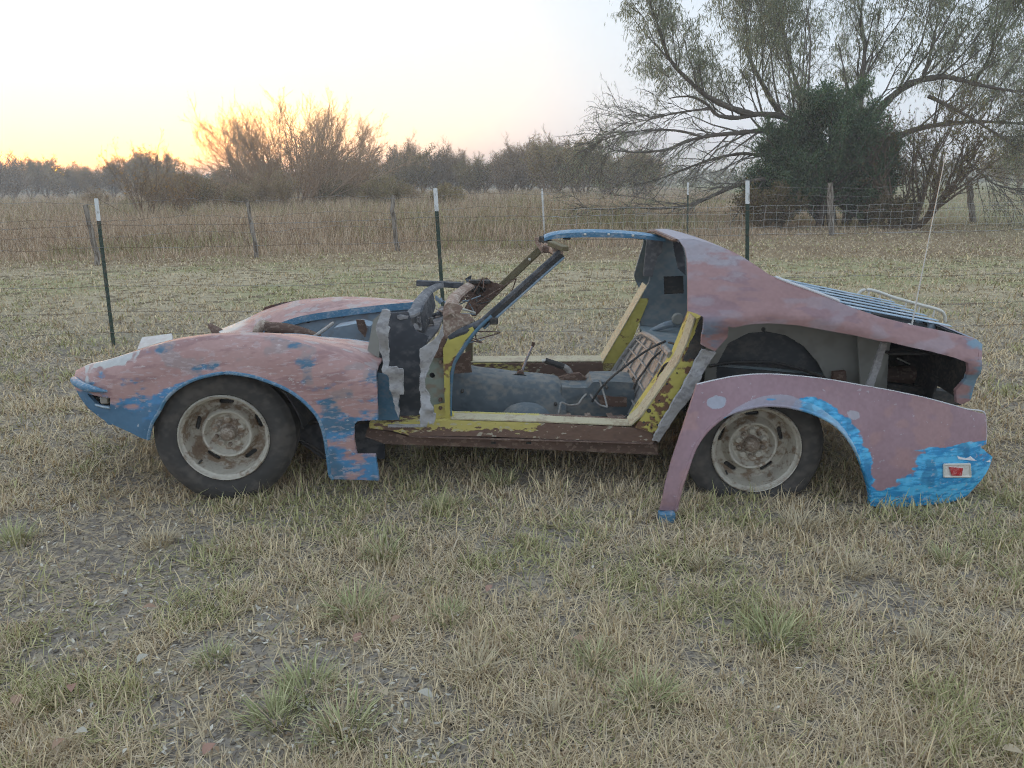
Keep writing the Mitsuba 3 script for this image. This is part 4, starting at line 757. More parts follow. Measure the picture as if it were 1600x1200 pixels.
part('door_frame', panel([(692, 545), (700, 530), (712, 522), (738, 511), (742, 517), (727, 532), (712, 556), (705, 574), (702, 585), (703, 640), (712, 655), (696, 657), (694, 600)], flat(3.57), 0.03, 0.02), 'yellow_rust', 30, label='yellow rusty front frame of the door opening')
part('weather_strip', tube([at(768, 494, 3.60), at(745, 516, 3.57), at(725, 543, 3.56), at(709, 571, 3.56), at(706, 590, 3.56), at(705, 650, 3.56)], [0.008, 0.009, 0.009, 0.008, 0.005, 0.004], 8, 30), 'dusk_blue')
part('cowl_lip', solid(*loft([[at(*p) for p in [(620, 493, 3.62), (640, 484, 3.68), (648, 468, 3.8), (660, 455, 4.1), (674, 446, 4.5), (693, 441, 4.95)]], [at(*p) for p in [(625, 496, 3.62), (656, 488, 3.66), (661, 474, 3.78), (669, 462, 4.05), (680, 452, 4.5), (694, 446, 4.95)]]], 26, 3), np.array([0, 0, -0.012])), 'dusty_grey', 30)
part('cowl_side', solid(*loft([[at(*p) for p in [(656, 488, 3.67), (661, 474, 3.79), (669, 462, 4.06), (674, 457, 4.3)]], [at(*p) for p in [(660, 520, 3.68), (668, 506, 3.8), (674, 490, 4.05), (678, 478, 4.3)]]], 14, 4), np.array([0.01, 0, 0])), 'navy_grime', 30)
part('cowl_trough', solid(*loft([[at(*p) for p in [(640, 520, 3.65), (668, 508, 3.9), (680, 490, 4.3), (690, 478, 4.6)]], [at(*p) for p in [(662, 540, 3.65), (686, 512, 3.8), (694, 492, 4.1), (697, 480, 4.5)]]], 14, 5), np.array([0, 0, -0.01])), 'dusty_grey', 30)
part('cowl_lip', solid(*loft([[at(*p) for p in [(692, 492, 3.6), (694, 477, 3.66), (701, 463, 3.85), (716, 450, 4.2), (733, 440, 4.65)]], [at(*p) for p in [(703, 486, 3.6), (706, 473, 3.66), (711, 462, 3.85), (722, 452, 4.2), (738, 442, 4.65)]], [at(*p) for p in [(708, 490, 3.6), (714, 477, 3.66), (717, 466, 3.85), (727, 455, 4.2), (743, 445, 4.65)]]], 24, 3), np.array([0.004, 0, -0.014])), 'rust_cream', 30, label='rusty cream cowl edge below the windscreen')
part('dash_end', panel([(692, 480), (700, 472), (714, 476), (724, 480), (718, 490), (733, 492), (742, 500), (722, 510), (702, 528), (694, 530)], flat(3.62), 0.012, 0.02, rough=0.01), 'rust_cream', 30)
part('dash_end', panel([(724, 455), (735, 440), (745, 437), (762, 438), (770, 443), (790, 447), (762, 474), (744, 494), (735, 492), (730, 472)], flat(4.66), 0.02, 0.03, rough=0.02), 'rust', 30)
part('dash_rail', beam(at(733, 440, 4.62), at(766, 440, 4.64), 0.05, 0.02), 'black_metal')
part('dash_rail', tube([at(718, 482, 3.64), at(730, 485, 3.7), at(742, 489, 3.8)], 0.006, 6), 'pale_metal')
part('cowl_rail', beam(at(651, 442, 5.0), at(724, 446, 5.0), 0.05, 0.035), 'navy_grime')
part('firewall', box(-0.66, -0.64, 3.68, 4.92, 0.2, 0.74), 'navy_grime')
part('far_hinge_pillar', extr_px([(727, 500), (738, 498), (738, 590), (727, 590)], 4.86, 0.06), 'olive_metal', False)
part('rust_plate', panel([(705, 566), (712, 556), (735, 548), (737, 582), (706, 585)], flat(4.0), 0.01, 0.02, rough=0.012), 'rust', 30)
# windscreen frame and roof bar
a, b = at(752, 507, 3.62), at(877, 396, 3.84)
ap = part('windscreen_pillar', beam(a, b, 0.03, 0.04), 'black_metal', label='near windscreen pillar with dark weather channel')
n_ = np.array([-0.55, 0, 0.8]) * 0.03
sub(ap, 'channel', beam(a + n_ * 0.5 + [0, -0.017, 0], b + n_ * 0.5 + [0, -0.017, 0], 0.012, 0.02), 'navy_grime'); sub(ap, 'channel', beam(a - n_ * 0.75 + [0, -0.012, 0], b - n_ * 0.75 + [0, -0.012, 0], 0.016, 0.010), 'dusty_blue')
sub(ap, 'foot', tube([at(702, 529, 3.58), at(722, 518, 3.58), at(740, 511, 3.6), at(757, 502, 3.62)], [0.012, 0.018, 0.022, 0.022], 8, 16), 'navy_grime')
sub(ap, 'bracket', box(*np.sort([at(765, 508, 3.6)[0], at(778, 497, 3.6)[0]]), 3.59, 3.62, at(770, 507, 3.6)[2], at(770, 497, 3.6)[2]), 'black_metal')
fp = part('windscreen_pillar', beam(at(742, 487, 4.84), at(849, 385, 4.72), 0.04, 0.042), 'olive_metal', label='far windscreen pillar in bare olive brown metal')
for t in (0.33, 0.36, 0.8):
    q = at(742 + 107 * t, 487 - 102 * t, 4.815 - 0.12 * t); sub(fp, 'rivet', move(lathe([(0, -0.012), (0.007, -0.01), (0.009, 0.0)], 8), q), 'pale_metal')
hd = part('header_rail', beam(at(872, 392, 3.82), at(848, 379, 4.72), 0.05, 0.035), 'rust_cream')
for i, (a, b, y, r_) in enumerate([((841, 376), (852, 392), 4.6, 0.016), ((852, 388), (874, 394), 4.1, 0.016), ((846, 372), (868, 386), 4.4, 0.014), ((860, 380), (884, 389), 3.86, 0.012), ((840, 374), (856, 372), 4.6, 0.012)]):
    sub(hd, 'bracket', beam(at(*a, y), at(*b, y - 0.1), 0.04, r_ * 2), ['rust_cream', 'rust', 'black_metal', 'olive_metal', 'rust_cream'][i], False)
NB, FB = [(850, 372), (866, 367), (890, 364), (920, 363), (960, 364), (1000, 367), (1040, 373)], 0.16
top = [at(a, b, 4.22) for a, b in NB]; bot = [p - [0, 0, 0.016 + 0.01 * math.sin(3.14 * i / 6)] for i, p in enumerate(top)]
V, F = loft([bot, top, [p + [0, 0.03, 0.010] for p in top], [p + [0, FB - 0.03, 0.010] for p in top], [p + [0, FB, 0] for p in top], [p + [0, FB, 0] for p in bot]], 30, 1)
tb = part('roof_bar', (V, F), 'blue_paint', 30, label='thin blue bar running from the windscreen frame to the roof')
for px, py in ((914, 366), (951, 366), (989, 368)):
    q = at(px, py, 4.218); sub(tb, 'clip', box(q[0] - 0.007, q[0] + 0.007, q[1] - 0.006, q[1], q[2] - 0.006, q[2] + 0.006), 'pale_metal')
for px, py in ((886, 371), (1003, 371)): q = at(px, py, 4.23); sub(tb, 'latch', box(q[0] - 0.02, q[0] + 0.02, q[1], q[1] + 0.04, q[2] - 0.012, q[2] + 0.008), 'black_metal')
# roof, sail panels, deck
SHO = np.array([at(a, b, 3.42)[[0, 2]] for a, b in [(1040, 496), (1075, 492), (1150, 489), (1200, 484), (1270, 490), (1340, 507), (1420, 530), (1535, 562)]])
def yf_rear(x, z):
    d = z - np.interp(x, SHO[:, 0], SHO[:, 1]); up = np.clip(d, 0, 1)
    dent = 0.012 * (meshkit.fbm(np.stack([x * 5, z * 6, x * 0], -1), 2, 9) - 0.5)
    return dent + 3.40 + 0.62 * up + 1.0 * up ** 2 + 0.25 * np.clip(-d - 0.03, 0, 1) + 3.2 * np.clip(x - 2.0, 0, 0.3) ** 2 - 0.024 * (np.clip((-d + 0.012) / 0.014, 0, 1) - np.clip((-d - 0.065) / 0.03, 0, 1))
RTOP = [(1060, 374), (1077, 373), (1097, 377), (1120, 384), (1140, 391), (1160, 401), (1180, 414), (1200, 428), (1234, 443), (1265, 454), (1297, 466), (1335, 482), (1380, 497), (1425, 508), (1470, 517), (1510, 526), (1526, 530), (1535, 538)]
RSIDE = RTOP + [(1534, 562), (1523, 602), (1516, 626), (1502, 632), (1495, 629), (1494, 610), (1510, 592), (1513, 567), (1492, 559), (1454, 549), (1425, 543), (1387, 534), (1375, 533), (1335, 524), (1290, 516), (1245, 508), (1200, 505), (1170, 507), (1146, 512), (1138, 510), (1137, 527), (1117, 549), (1096, 539), (1100, 496), (1088, 490), (1075, 486), (1075, 440), (1074, 405), (1070, 388)]
side_m = panel(RSIDE, yf_rear, 0.022, 0.024)
sail = part('sail_panel', side_m, 'rear_paint', 40, label='near rear body side and sail panel in dull pink primer')
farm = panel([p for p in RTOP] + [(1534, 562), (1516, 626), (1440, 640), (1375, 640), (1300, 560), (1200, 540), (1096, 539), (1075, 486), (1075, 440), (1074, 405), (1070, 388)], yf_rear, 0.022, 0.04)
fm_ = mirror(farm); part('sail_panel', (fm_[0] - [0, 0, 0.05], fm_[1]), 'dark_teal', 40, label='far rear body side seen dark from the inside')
ET = np.array([on_f(a, b, 0.0, yf_rear) for a, b in RTOP])
nr = 5; e0 = ET[:nr]; rows = []
for t in np.linspace(0, 1, 13): rows.append(np.c_[e0[:, 0] + (0.045 * max(0, 2 * t - 1) - 0.012 * math.sin(math.pi * t)) * np.linspace(1, 0, nr), e0[:, 1] + (2 * MID - 2 * e0[:, 1]) * t, e0[:, 2] + 0.010 * math.sin(math.pi * t) - 0.035 * max(0, 2 * t - 1)])
part('roof_panel', solid(*grid([bez(r_, 12) for r_ in rows]), np.array([0, 0, -0.014])), 'rear_paint', 40)
part('roof_lip', tube([e0[0] + [-0.01, 0.0, -0.004]] + [rows[i][0] + [-0.008, 0, -0.012] for i in range(1, 12)], 0.007, 6, 24), 'rust')
def dip(t): return 0.048 * (1 - math.exp(-min(t, 1 - t) / 0.07)) - 0.02 * math.sin(math.pi * t)   # the deck lies lower than the fender crests
d0 = ET[8:-1]; rows = []
for t in np.sort(np.r_[np.linspace(0, 1, 13), 0.03, 0.055, 0.945, 0.97]):
    lift = -0.004 - dip(t); rows.append(np.c_[d0[:, 0], d0[:, 1] + (2 * MID - 2 * d0[:, 1]) * t, d0[:, 2] + lift])
def deck_z(x, y): return float(np.interp(x, d0[:, 0], d0[:, 2])) - dip(float(np.clip((y - 3.5) / (2 * MID - 7.0), 0, 1)))
part('rear_deck', solid(*grid([bez(r_, 22) for r_ in rows]), np.array([0, 0, -0.014])), 'deck_paint', 40, label='dusty blue rear deck under the luggage slats')
tailr = [ET[-2], ET[-1], on_f(1534, 562, 0, yf_rear), on_f(1523, 602, 0, yf_rear), on_f(1516, 626, 0, yf_rear)]
part('tail_panel', solid(*grid([[p + [0.05 * math.sin(math.pi * t), (2 * MID - 2 * p[1]) * t, 0] for p in tailr] for t in np.linspace(0, 1, 9)]), np.array([-0.014, 0, 0])), 'rear_paint', 40)
part('sail_edge_strip', tube([on_f(a, b, 0.004, yf_rear) + [0, 0, 0.004] for a, b in [(1212, 434), (1234, 443), (1265, 454), (1297, 466), (1312, 472)]], 0.007, 6, 16), 'white_edge')  # pale strip along the inner edge of the sail
rk = f'{CAR}__luggage_rack'
rail = tube([at(1341, 460, 4.74), at(1345, 455, 4.74), at(1352, 452.5, 4.74), at(1400, 466, 4.74), at(1440, 477, 4.74), at(1468, 485, 4.74), at(1474, 489, 4.74), at(1477, 503, 4.74)], 0.010, 8, 40)
scene[rk] = mikit.ply(rail, 'pale_metal', smooth=40); labels[rk] = {'label': 'pale metal luggage rail with small posts'}
for px, py in ((1358, 455), (1375, 460), (1392.5, 465), (1416, 471.5), (1437, 477.5), (1460, 484)):
    t_ = at(px, py, 4.74); q = t_ - [0.004, 0, 0.045]; sub(rk, 'post', tubes(np.array([[q, t_]]), np.array([[0.009, 0.005]]), 7), 'pale_metal')
n0, n1, f0, f1 = at(1311, 475, 3.84), at(1484, 508, 3.84), at(1240, 439, 4.58), at(1396, 471, 4.58)
n0, f0 = n0 - (n1 - n0) * 0.35, f0 - (f1 - f0) * 0.30
low = np.array([0, 0, -0.030]); G = np.array([[n0 + low, n1 + low - (n1 - n0) * 0.05], [f0 + low, f1 + low - (f1 - f0) * 0.05]])
sub(rk, 'gap_shade_sheet', solid(*grid([[G[0, 0] + (G[0, 1] - G[0, 0]) * t + np.array([0, 0, -0.012 * math.sin(3.14 * t)]) for t in np.linspace(0, 1, 8)], [G[1, 0] + (G[1, 1] - G[1, 0]) * t for t in np.linspace(0, 1, 8)]]), np.array([0, 0, -0.004])), 'slat_gap_shade', 30)  # added dark sheet, gives the gaps between the slats their shade
for i, t in enumerate(np.linspace(0, 1, 6)):
    a, b = n0 + (f0 - n0) * t, n1 + (f1 - n1) * t
    sec = np.array([[0, -0.021, -0.003], [0, -0.016, 0], [0, 0.016, 0.001], [0, 0.021, -0.002]])
    sub(rk, 'slat', solid(*grid([[a + (b - a) * u + c for u in np.linspace(0, 1, 10)] for c in sec]), np.array([0, 0, -0.003])), 'slat_blue', 30)
    for u in (0.45, 0.88):
        q = a + (b - a) * u; z = min(deck_z(q[0], q[1]) - 0.01, q[2] - 0.03); sub(rk, 'slat_foot', box(q[0] - 0.016, q[0] + 0.016, q[1] - 0.014, q[1] + 0.014, z, q[2] - 0.006), 'dusty_blue')
q = at(1424, 512, 3.66); an = part('antenna', tube([q, at(1440, 430, 3.66), at(1460, 330, 3.66), at(1478, 239, 3.66)], [0.004, 0.003, 0.0022, 0.0016], 6, 20), 'pale_metal', label='thin pale whip antenna leaning on the rear deck')
sub(an, 'base', move(lathe([(0.0, 0.0), (0.012, 0.0), (0.02, 0.02), (0.02, 0.03)], 12), (q[0], q[1], q[2] - 0.004)), 'pale_metal')
# interior
part('floor_pan', box(-0.66, 0.62, 3.68, 4.95, 0.205, 0.225), 'navy_grime')
tz = lambda px, py, Y: at(px, py, Y)[[0, 2]]
TT = np.array([tz(690, 560, 4.1), tz(738, 580, 4.1), tz(812, 589, 4.1), tz(868, 594, 4.1), tz(884, 606, 4.1)])
xs_ = np.linspace(TT[0, 0], TT[-1, 0], 26); zt = np.interp(xs_, TT[:, 0], TT[:, 1]); wv = 0.004 * np.sin(xs_ * 31)
part('transmission_tunnel', solid(*loft([np.c_[xs_, 3.99 + wv, 0.21 + 0 * xs_], np.c_[xs_, 4.04 + wv, zt - 0.05], np.c_[xs_, 4.07 + wv, zt - 0.012], np.c_[xs_, 4.12 + wv, zt], np.c_[xs_, 4.22 + wv, zt + 0.002], np.c_[xs_, 4.28 + wv, zt - 0.04], np.c_[xs_, 4.36 + wv, 0.21 + 0 * xs_]], 26, 3), np.array([0, 0, -0.008])), 'tunnel_blue', 40)
part('transmission_tunnel', extr_px([(878, 605), (898, 606), (918, 606), (926, 597), (955, 596), (990, 598), (994, 650), (878, 650)], 4.04, 0.24), 'tunnel_blue', False)
part('floor_hump', (lambda m: (m[0] * [0.13, 0.12, 0.085] + at(822, 660, 3.85) * [1, 0, 0] + [0, 3.87, 0.272], m[1]))(vf(trimesh.creation.icosphere(3))), 'tunnel_blue', 40)
part('rust_plate', panel([(932, 618), (980, 621), (979, 636), (940, 634)], flat(4.02), 0.006, 0.02, rough=0.006), 'rust', 30)
sk = part('gear_lever', tube([at(814, 584, 4.24), at(822, 563, 4.24), at(833, 538, 4.24)], [0.009, 0.008, 0.007], 8), 'chrome')
sub(sk, 'tip', tube([at(832, 541, 4.24), at(834, 535, 4.24)], 0.009, 8), 'rust'); sub(sk, 'bracket', extr_px([(803, 592), (806, 585), (811, 580), (817, 580), (820, 588), (818, 594)], 4.16, 0.03), 'rust', False)
sub(sk, 'opening', move((lathe([(0, 0.0), (1, 0.0), (1, 0.004)], 20)[0] * [0.055, 1, 0.022], lathe([(0, 0.0), (1, 0.0), (1, 0.004)], 20)[1]), at(809, 590, 4.135)), 'black_metal')
hk = part('handbrake', tube([at(852, 563, 4.24), at(881, 573, 4.24)], [0.016, 0.018], 10), 'black_metal'); sub(hk, 'button', tube([at(847, 564, 4.24), at(853, 563, 4.24)], 0.009, 8), 'pale_metal')
sub(hk, 'lever', tube([at(879, 572, 4.24), at(887, 577, 4.24), at(893, 589, 4.24)], [0.016, 0.018, 0.014], 8, 8), 'bulkhead_grey'); sub(hk, 'bracket', extr_px([(873, 590), (890, 585), (905, 583), (918, 592), (920, 604), (882, 603)], 4.2, 0.03), 'rust', False)
for pts in ([(870, 656, 3.86), (873, 645, 3.88), (877, 629, 3.9), (890, 633, 3.92), (902, 632, 3.94), (910, 622, 3.96), (916, 616, 3.98)], [(937, 594, 3.98), (942, 610, 3.96), (949, 636, 3.9), (940, 634, 3.92), (928, 624, 3.95), (922, 616, 3.97)]):
    part('bent_rod', tube([at(*p) for p in pts], 0.0055, 7, 30), 'bulkhead_grey')
bu = [at(985, 664, 3.66), at(955, 600, 4.78), at(1002, 517, 4.78), at(1050, 556, 3.72)]
bu[0] = np.array([bu[1][0] + 0.01, 3.68, 0.25]); bu[1] = np.array([bu[1][0], 4.84, 0.24])
bn = np.cross(bu[1] - bu[0], bu[3] - bu[0]); bn /= np.linalg.norm(bn); bn = bn if bn[0] < 0 else -bn
bk = part('seat_bulkhead', solid(*grid([[bu[0] + (bu[1] - bu[0]) * s + ((bu[3] + (bu[2] - bu[3]) * s) - (bu[0] + (bu[1] - bu[0]) * s)) * t for s in np.linspace(0, 1, 8)] for t in np.linspace(0, 1, 6)]), -bn * 0.012), 'bulkhead_grey', 30, label='grey ribbed metal bulkhead behind the missing seats')
P_ = lambda s, t: bu[0] + (bu[1] - bu[0]) * s + ((bu[3] + (bu[2] - bu[3]) * s) - (bu[0] + (bu[1] - bu[0]) * s)) * t + bn * 0.008
for t in (0.18, 0.42, 0.64, 0.84): sub(bk, 'rib', tube([P_(0.02, t), P_(0.5, t + 0.01), P_(0.98, t)], 0.0065, 6), 'bulkhead_grey')
for s in (0.15, 0.33, 0.52, 0.7, 0.86): sub(bk, 'rib', tube([P_(s, 0.03), P_(s, 0.5), P_(s, 0.97)], 0.006, 6), 'bulkhead_grey')
sub(bk, 'edge', tube([P_(0.99, 0.0), P_(1.0, 0.35), P_(0.98, 0.7), P_(0.9, 0.95), P_(0.8, 1.0), P_(0.0, 1.0)], 0.018, 8, 30), 'bulkhead_grey')
part('cargo_floor', solid(*grid([[[0.72, 3.78, 0.60], [0.72, 4.84, 0.58]], [[1.2, 3.78, 0.56], [1.2, 4.84, 0.56]], [[1.75, 3.78, 0.50], [1.75, 4.84, 0.50]]]), np.array([0, 0, -0.012])), 'dark_teal', 30)
part('cargo_wall', panel([(1000, 530), (1000, 470), (1014, 440), (1030, 374), (1064, 372), (1110, 385), (1150, 420), (1150, 600), (1010, 600)], lambda x, z: 4.86 - 0.35 * np.clip(z - 0.7, 0, 1), 0.012, 0.05, [[(1037, 432), (1068, 431), (1069, 459), (1038, 460)]]), 'dark_teal', 30)
part('cargo_vent', panel([(1030, 428), (1074, 428), (1074, 463), (1030, 463)], flat(4.84), 0.01, 0.05), 'black_metal', 30)
part('cargo_rib', tube([at(1008, 522, 4.7), at(1022, 515, 4.68), at(1040, 508, 4.66), at(1050, 506, 4.66)], [0.008, 0.014, 0.02, 0.024], 8, 14), 'dusty_blue')
part('grommet', move(lathe([(0, 0.0), (0.03, 0.0), (0.036, 0.01), (0.036, 0.03)], 18), at(1060, 499, 4.6)), 'grey_green')
part('roof_flap', panel([(1011, 372), (1018, 370), (1037, 371), (1034, 395), (1027, 402), (1019, 433), (1005, 431)], flat(4.62), 0.012, 0.03), 'dusty_grey', 30)
part('roof_flap', panel([(1052, 378), (1064, 376), (1070, 400), (1071, 430), (1060, 420), (1054, 395)], flat(4.5), 0.012, 0.03), 'navy_grime', 30)
part('rear_bulkhead', box(1.7, 1.72, 3.8, 4.8, 0.25, 0.66), 'black_metal')
for pts in ([(1040, 533, 3.95), (1015, 545, 3.92), (980, 570, 3.9), (950, 595, 3.88), (935, 612, 3.9), (925, 628, 3.92)], [(1060, 565, 3.66), (1042, 568, 3.68), (1030, 585, 3.7), (1022, 605, 3.72), (1008, 630, 3.74), (985, 648, 3.78), (970, 656, 3.8)], [(1040, 545, 4.0), (1020, 560, 3.98), (1005, 582, 3.95), (995, 596, 3.95), (990, 608, 3.95)], [(1045, 535, 4.1), (1058, 540, 4.0), (1066, 550, 3.9), (1062, 556, 3.8)]):
    part('cable', tube([at(*p) for p in pts], 0.006, 6, 36), 'black_metal')
def debris():
    rg = np.random.default_rng(19); ms = []
    for _ in range(150):
        x, y = rg.uniform(-0.1, 0.55), rg.uniform(3.7, 4.0); L = rg.uniform(0.01, 0.05)
        ms.append(move(box(-L, L, -L * rg.uniform(0.2, 0.7), L * 0.4, 0, 0.004, 0.001), (x, y, 0.228 + 0.02 * rg.random()), rg.random() * 6, rg.normal(0, 0.4)))
    part('floor_debris', join(ms), 'rust_cream', False, kind='stuff')
debris()
# sills and pillars
part('door_sill', extr_px([(577, 661), (640, 660), (700, 657), (860, 662), (1018, 670), (1022, 692), (860, 686), (760, 682), (640, 681), (612, 673), (577, 669)], 3.54, 0.16), 'sill_rust', 30, label='yellow and rust door sill of the near side')
q = [at(704, 655.5, 3.545), at(860, 660.5, 3.545), at(985, 666, 3.545)]
part('sill_plate', solid(*grid([q, [p + [0, 0.075, 0.006] for p in q]]), np.array([0, 0, 0.006])), 'cream_metal', False)
part('sill_lip', beam(at(640, 682, 3.535), at(1020, 693, 3.535), 0.02, 0.006), 'rust')
part('frame_rail', extr_px([(575, 668), (612, 675), (640, 683), (1026, 694), (1029, 711), (860, 703), (760, 699), (602, 694), (570, 682)], 3.58, 0.10), 'rust', 30, label='rusty frame rail under the near sill')
for px, py in ((771, 692), (826, 692)): q = at(px, py, 3.579); part('frame_hole', box(q[0] - 0.012, q[0] + 0.012, q[1] - 0.002, q[1] + 0.004, q[2] - 0.006, q[2] + 0.006), 'black_metal')
part('door_sill', box(-0.42, 0.60, 4.84, 5.02, 0.235, 0.345), 'sill_rust', label='yellow far sill seen across the open cabin')
part('sill_plate', box(-0.42, 0.60, 4.845, 5.01, 0.347, 0.356), 'cream_metal')
bp = part('rear_pillar', extr_px([(992, 668), (1004, 650), (1062, 566), (1089, 498), (1101, 491), (1100, 540), (1086, 566), (1055, 620), (1023, 677)], 3.53, 0.22), 'yellow_rust', 30, label='yellow rusty near rear door pillar leaning back')
q = np.array([at(a, b, 3.527) for a, b in [(986, 665), (1003, 650), (1036, 603), (1061, 566), (1076, 532), (1087, 497)]]); sub(bp, 'flange', solid(*grid([q - [0.006, 0, -0.003], q + [-0.004, 0.13, 0.003]]), np.array([0.007, 0, -0.004])), 'cream_metal', False)
part('pillar_panel', panel([(1074, 545), (1086, 520), (1096, 492), (1101, 491), (1101, 540), (1088, 562), (1078, 560), (1072, 566), (1068, 562)], flat(3.522), 0.005, 0.02, rough=0.014), 'black_metal', 30)
for px, py, r_ in ((1014, 642, 0.010), (1028, 664, 0.006)): q = at(px, py, 3.527); sub(bp, 'hole', move(lathe([(0, 0.0), (r_, 0.0), (r_, 0.006)], 14), q), 'black_metal')
part('pillar_strip', panel([(1098, 546), (1119, 551), (1104, 574), (1090, 600), (1076, 626), (1060, 645), (1045, 668), (1030, 691), (1018, 690), (1030, 666), (1050, 632), (1070, 598)], crump(3.47, 0.05, 12, 9), 0.022, 0.014, rough=0.014), 'grey_fibreglass', 30, label='splintered grey fibreglass strip behind the yellow pillar')
part('rear_pillar', extr_px([(941, 568), (1010, 448), (1015, 445), (1013, 470), (978, 556), (957, 588), (945, 586)], 4.84, 0.05), 'yellow_rust', 30, label='yellow far rear door pillar')
q = np.array([at(a, b, 4.83) for a, b in [(940, 568), (975, 508), (1010, 447)]]); part('pillar_flange', solid(*grid([q, q + [0, 0.18, 0]]), np.array([0.006, 0, 0])), 'cream_metal', False)
# open wheel house and tail cavity
part('wheel_house', panel([(1105, 500), (1150, 500), (1200, 500), (1300, 510), (1390, 528), (1385, 620), (1300, 625), (1100, 625)], flat(3.74), 0.012, 0.04, [[(1118, 640 - 20), (1120, 570), (1138, 536), (1170, 520), (1200, 518), (1228, 524), (1256, 541), (1278, 566), (1290, 590), (1293, 618)], hole(1193, 515, 4)]), 'grey_green', 30, label='grey green inner wheel house laid bare by the missing quarter panel')
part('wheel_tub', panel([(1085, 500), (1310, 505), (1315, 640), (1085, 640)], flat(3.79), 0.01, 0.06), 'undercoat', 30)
part('tub_seam', tube([at(1108, 572, 3.73), at(1160, 566, 3.73), at(1200, 566, 3.73), at(1240, 574, 3.73), at(1300, 596, 3.73)], 0.008, 6, 20), 'black_metal')
part('rust_bracket', panel([(1303, 582), (1322, 580), (1323, 600), (1302, 599)], flat(3.70), 0.03, 0.02), 'rust', 30)
part('body_seam', panel([(1378, 534), (1387, 536), (1380, 560), (1370, 590), (1364, 606), (1352, 605), (1362, 580), (1369, 560)], flat(3.55), 0.014, 0.02, rough=0.006), 'grey_fibreglass', 30)
part('wheel_house', panel([(1340, 525), (1392, 535), (1385, 570), (1370, 610), (1345, 610)], flat(3.66), 0.01, 0.04), 'grey_green', 30)
part('tail_shade_sheet', box(1.72, 2.12, 4.9, 4.92, 0.3, 0.72), 'black_metal'); part('tail_shade_sheet', box(1.72, 2.048, 3.6, 4.9, 0.66, 0.67), 'black_metal'); part('tail_shade_sheet', box(1.6, 2.0, 3.7, 4.9, 0.30, 0.315), 'black_metal')  # black sheets added so the tail cavity looks shaded
part('tail_shade_sheet', solid(*grid([[p + [0.05 * math.sin(math.pi * t) - 0.03, (2 * MID - 2 * p[1]) * t + 0.03 * (1 - 2 * t), 0] for p in tailr] for t in np.linspace(0, 1, 9)]), np.array([-0.006, 0, 0])), 'black_metal')  # black skin over the inner tail paint, cavity shade put into colour
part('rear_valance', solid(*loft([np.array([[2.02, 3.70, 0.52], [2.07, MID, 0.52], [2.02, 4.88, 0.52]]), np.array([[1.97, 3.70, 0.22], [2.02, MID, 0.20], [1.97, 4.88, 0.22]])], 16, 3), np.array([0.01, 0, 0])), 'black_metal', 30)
part('tail_pipe', tube([at(1368, 590, 4.0), at(1410, 587, 4.0), at(1446, 586, 4.0), at(1451, 590, 4.05)], [0.05, 0.054, 0.052, 0.03], 12, 12), 'rust')
part('tail_rail', beam(at(1362, 604, 3.85), at(1500, 622, 3.85), 0.06, 0.065), 'black_metal'); part('tail_strut', beam(at(1402, 560, 3.95), at(1422, 569, 3.98), 0.008, 0.008), 'pale_metal')
part('tail_strut', beam(at(1480, 583, 3.9), at(1489, 572, 3.9), 0.01, 0.01), 'olive_metal'); part('tail_bracket', extr_px([(1458, 560), (1490, 565), (1500, 590), (1480, 605), (1460, 590)], 4.0, 0.03), 'navy_grime', False)
# ------------------------------------------------------------------ the loose quarter panel leaning on the rear wheel
def yf_q(x, z):
    y = 3.165 + 0.12 * (x - 0.61) + 0.30 * np.clip(z, 0, 1); e = np.hypot((x - 1.12) / 0.385, (z - 0.13) / 0.39)
    y = y + 0.014 * (meshkit.fbm(np.stack([x * 6, z * 6, x * 0], -1), 2, 6) - 0.5)
    return y - 0.045 * np.sin(np.pi * np.clip((z - 0.05) / 0.6, 0, 1)) - 0.02 * np.exp(-((e - 1.03) / 0.12) ** 2) + 0.9 * np.clip(x - 1.85, 0, 1) ** 2 + 0.5 * np.clip(0.12 - z, 0, 1) ** 1.5
QTOP = [(1089, 601), (1118, 594), (1150, 588), (1182, 585), (1205, 585), (1250, 588), (1300, 594), (1345, 602), (1400, 612), (1455, 624), (1505, 638), (1540, 648)]
QARCH = [(1361, 790), (1361, 775), (1357, 755), (1350, 733), (1340, 708), (1325, 685), (1306, 665), (1280, 650), (1255, 641), (1225, 635), (1195, 634), (1165, 639), (1138, 648), (1115, 664), (1098, 682), (1084, 706), (1074, 735), (1064, 765), (1057, 799)]
QSIDE = QTOP + [(1542, 668), (1541, 694), (1532, 698), (1540, 706), (1551, 714), (1546, 730), (1532, 752), (1512, 774), (1490, 784), (1450, 789), (1400, 793), (1372, 794)] + QARCH + [(1031, 797), (1040, 757), (1050, 720), (1060, 690), (1073, 650)]
QP = thing('quarter_panel', 'loose pink and bright blue rear quarter panel leaning on the rear wheel of the car', 'car body panel')
qm = panel(QSIDE, yf_q, 0.018, 0.02, rough=0.004); scene[f'{QP}__skin'] = mikit.ply(qm, 'quarter_paint', smooth=40)
scene[f'{QP}__cut_edge'] = mikit.ply(tube([on_f(a, b, 0.004, yf_q) for a, b in QTOP] + [on_f(1542, 668, 0.004, yf_q), on_f(1541, 693, 0.004, yf_q)], 0.0035, 6, 80), 'white_edge', smooth=40)
lp = np.array([on_f(a, b, 0.002, yf_q) for a, b in QARCH]); scene[f'{QP}__arch_lip'] = mikit.ply(tube(lp, 0.0075, 7, 70), 'quarter_paint', smooth=40)
V, F = grid([bez(lp, 50), bez(lp + [0, 0.035, 0], 50)]); scene[f'{QP}__arch_return'] = mikit.ply(solid(V, F, np.array([0, 0.002, -0.006])), 'quarter_paint', smooth=30)
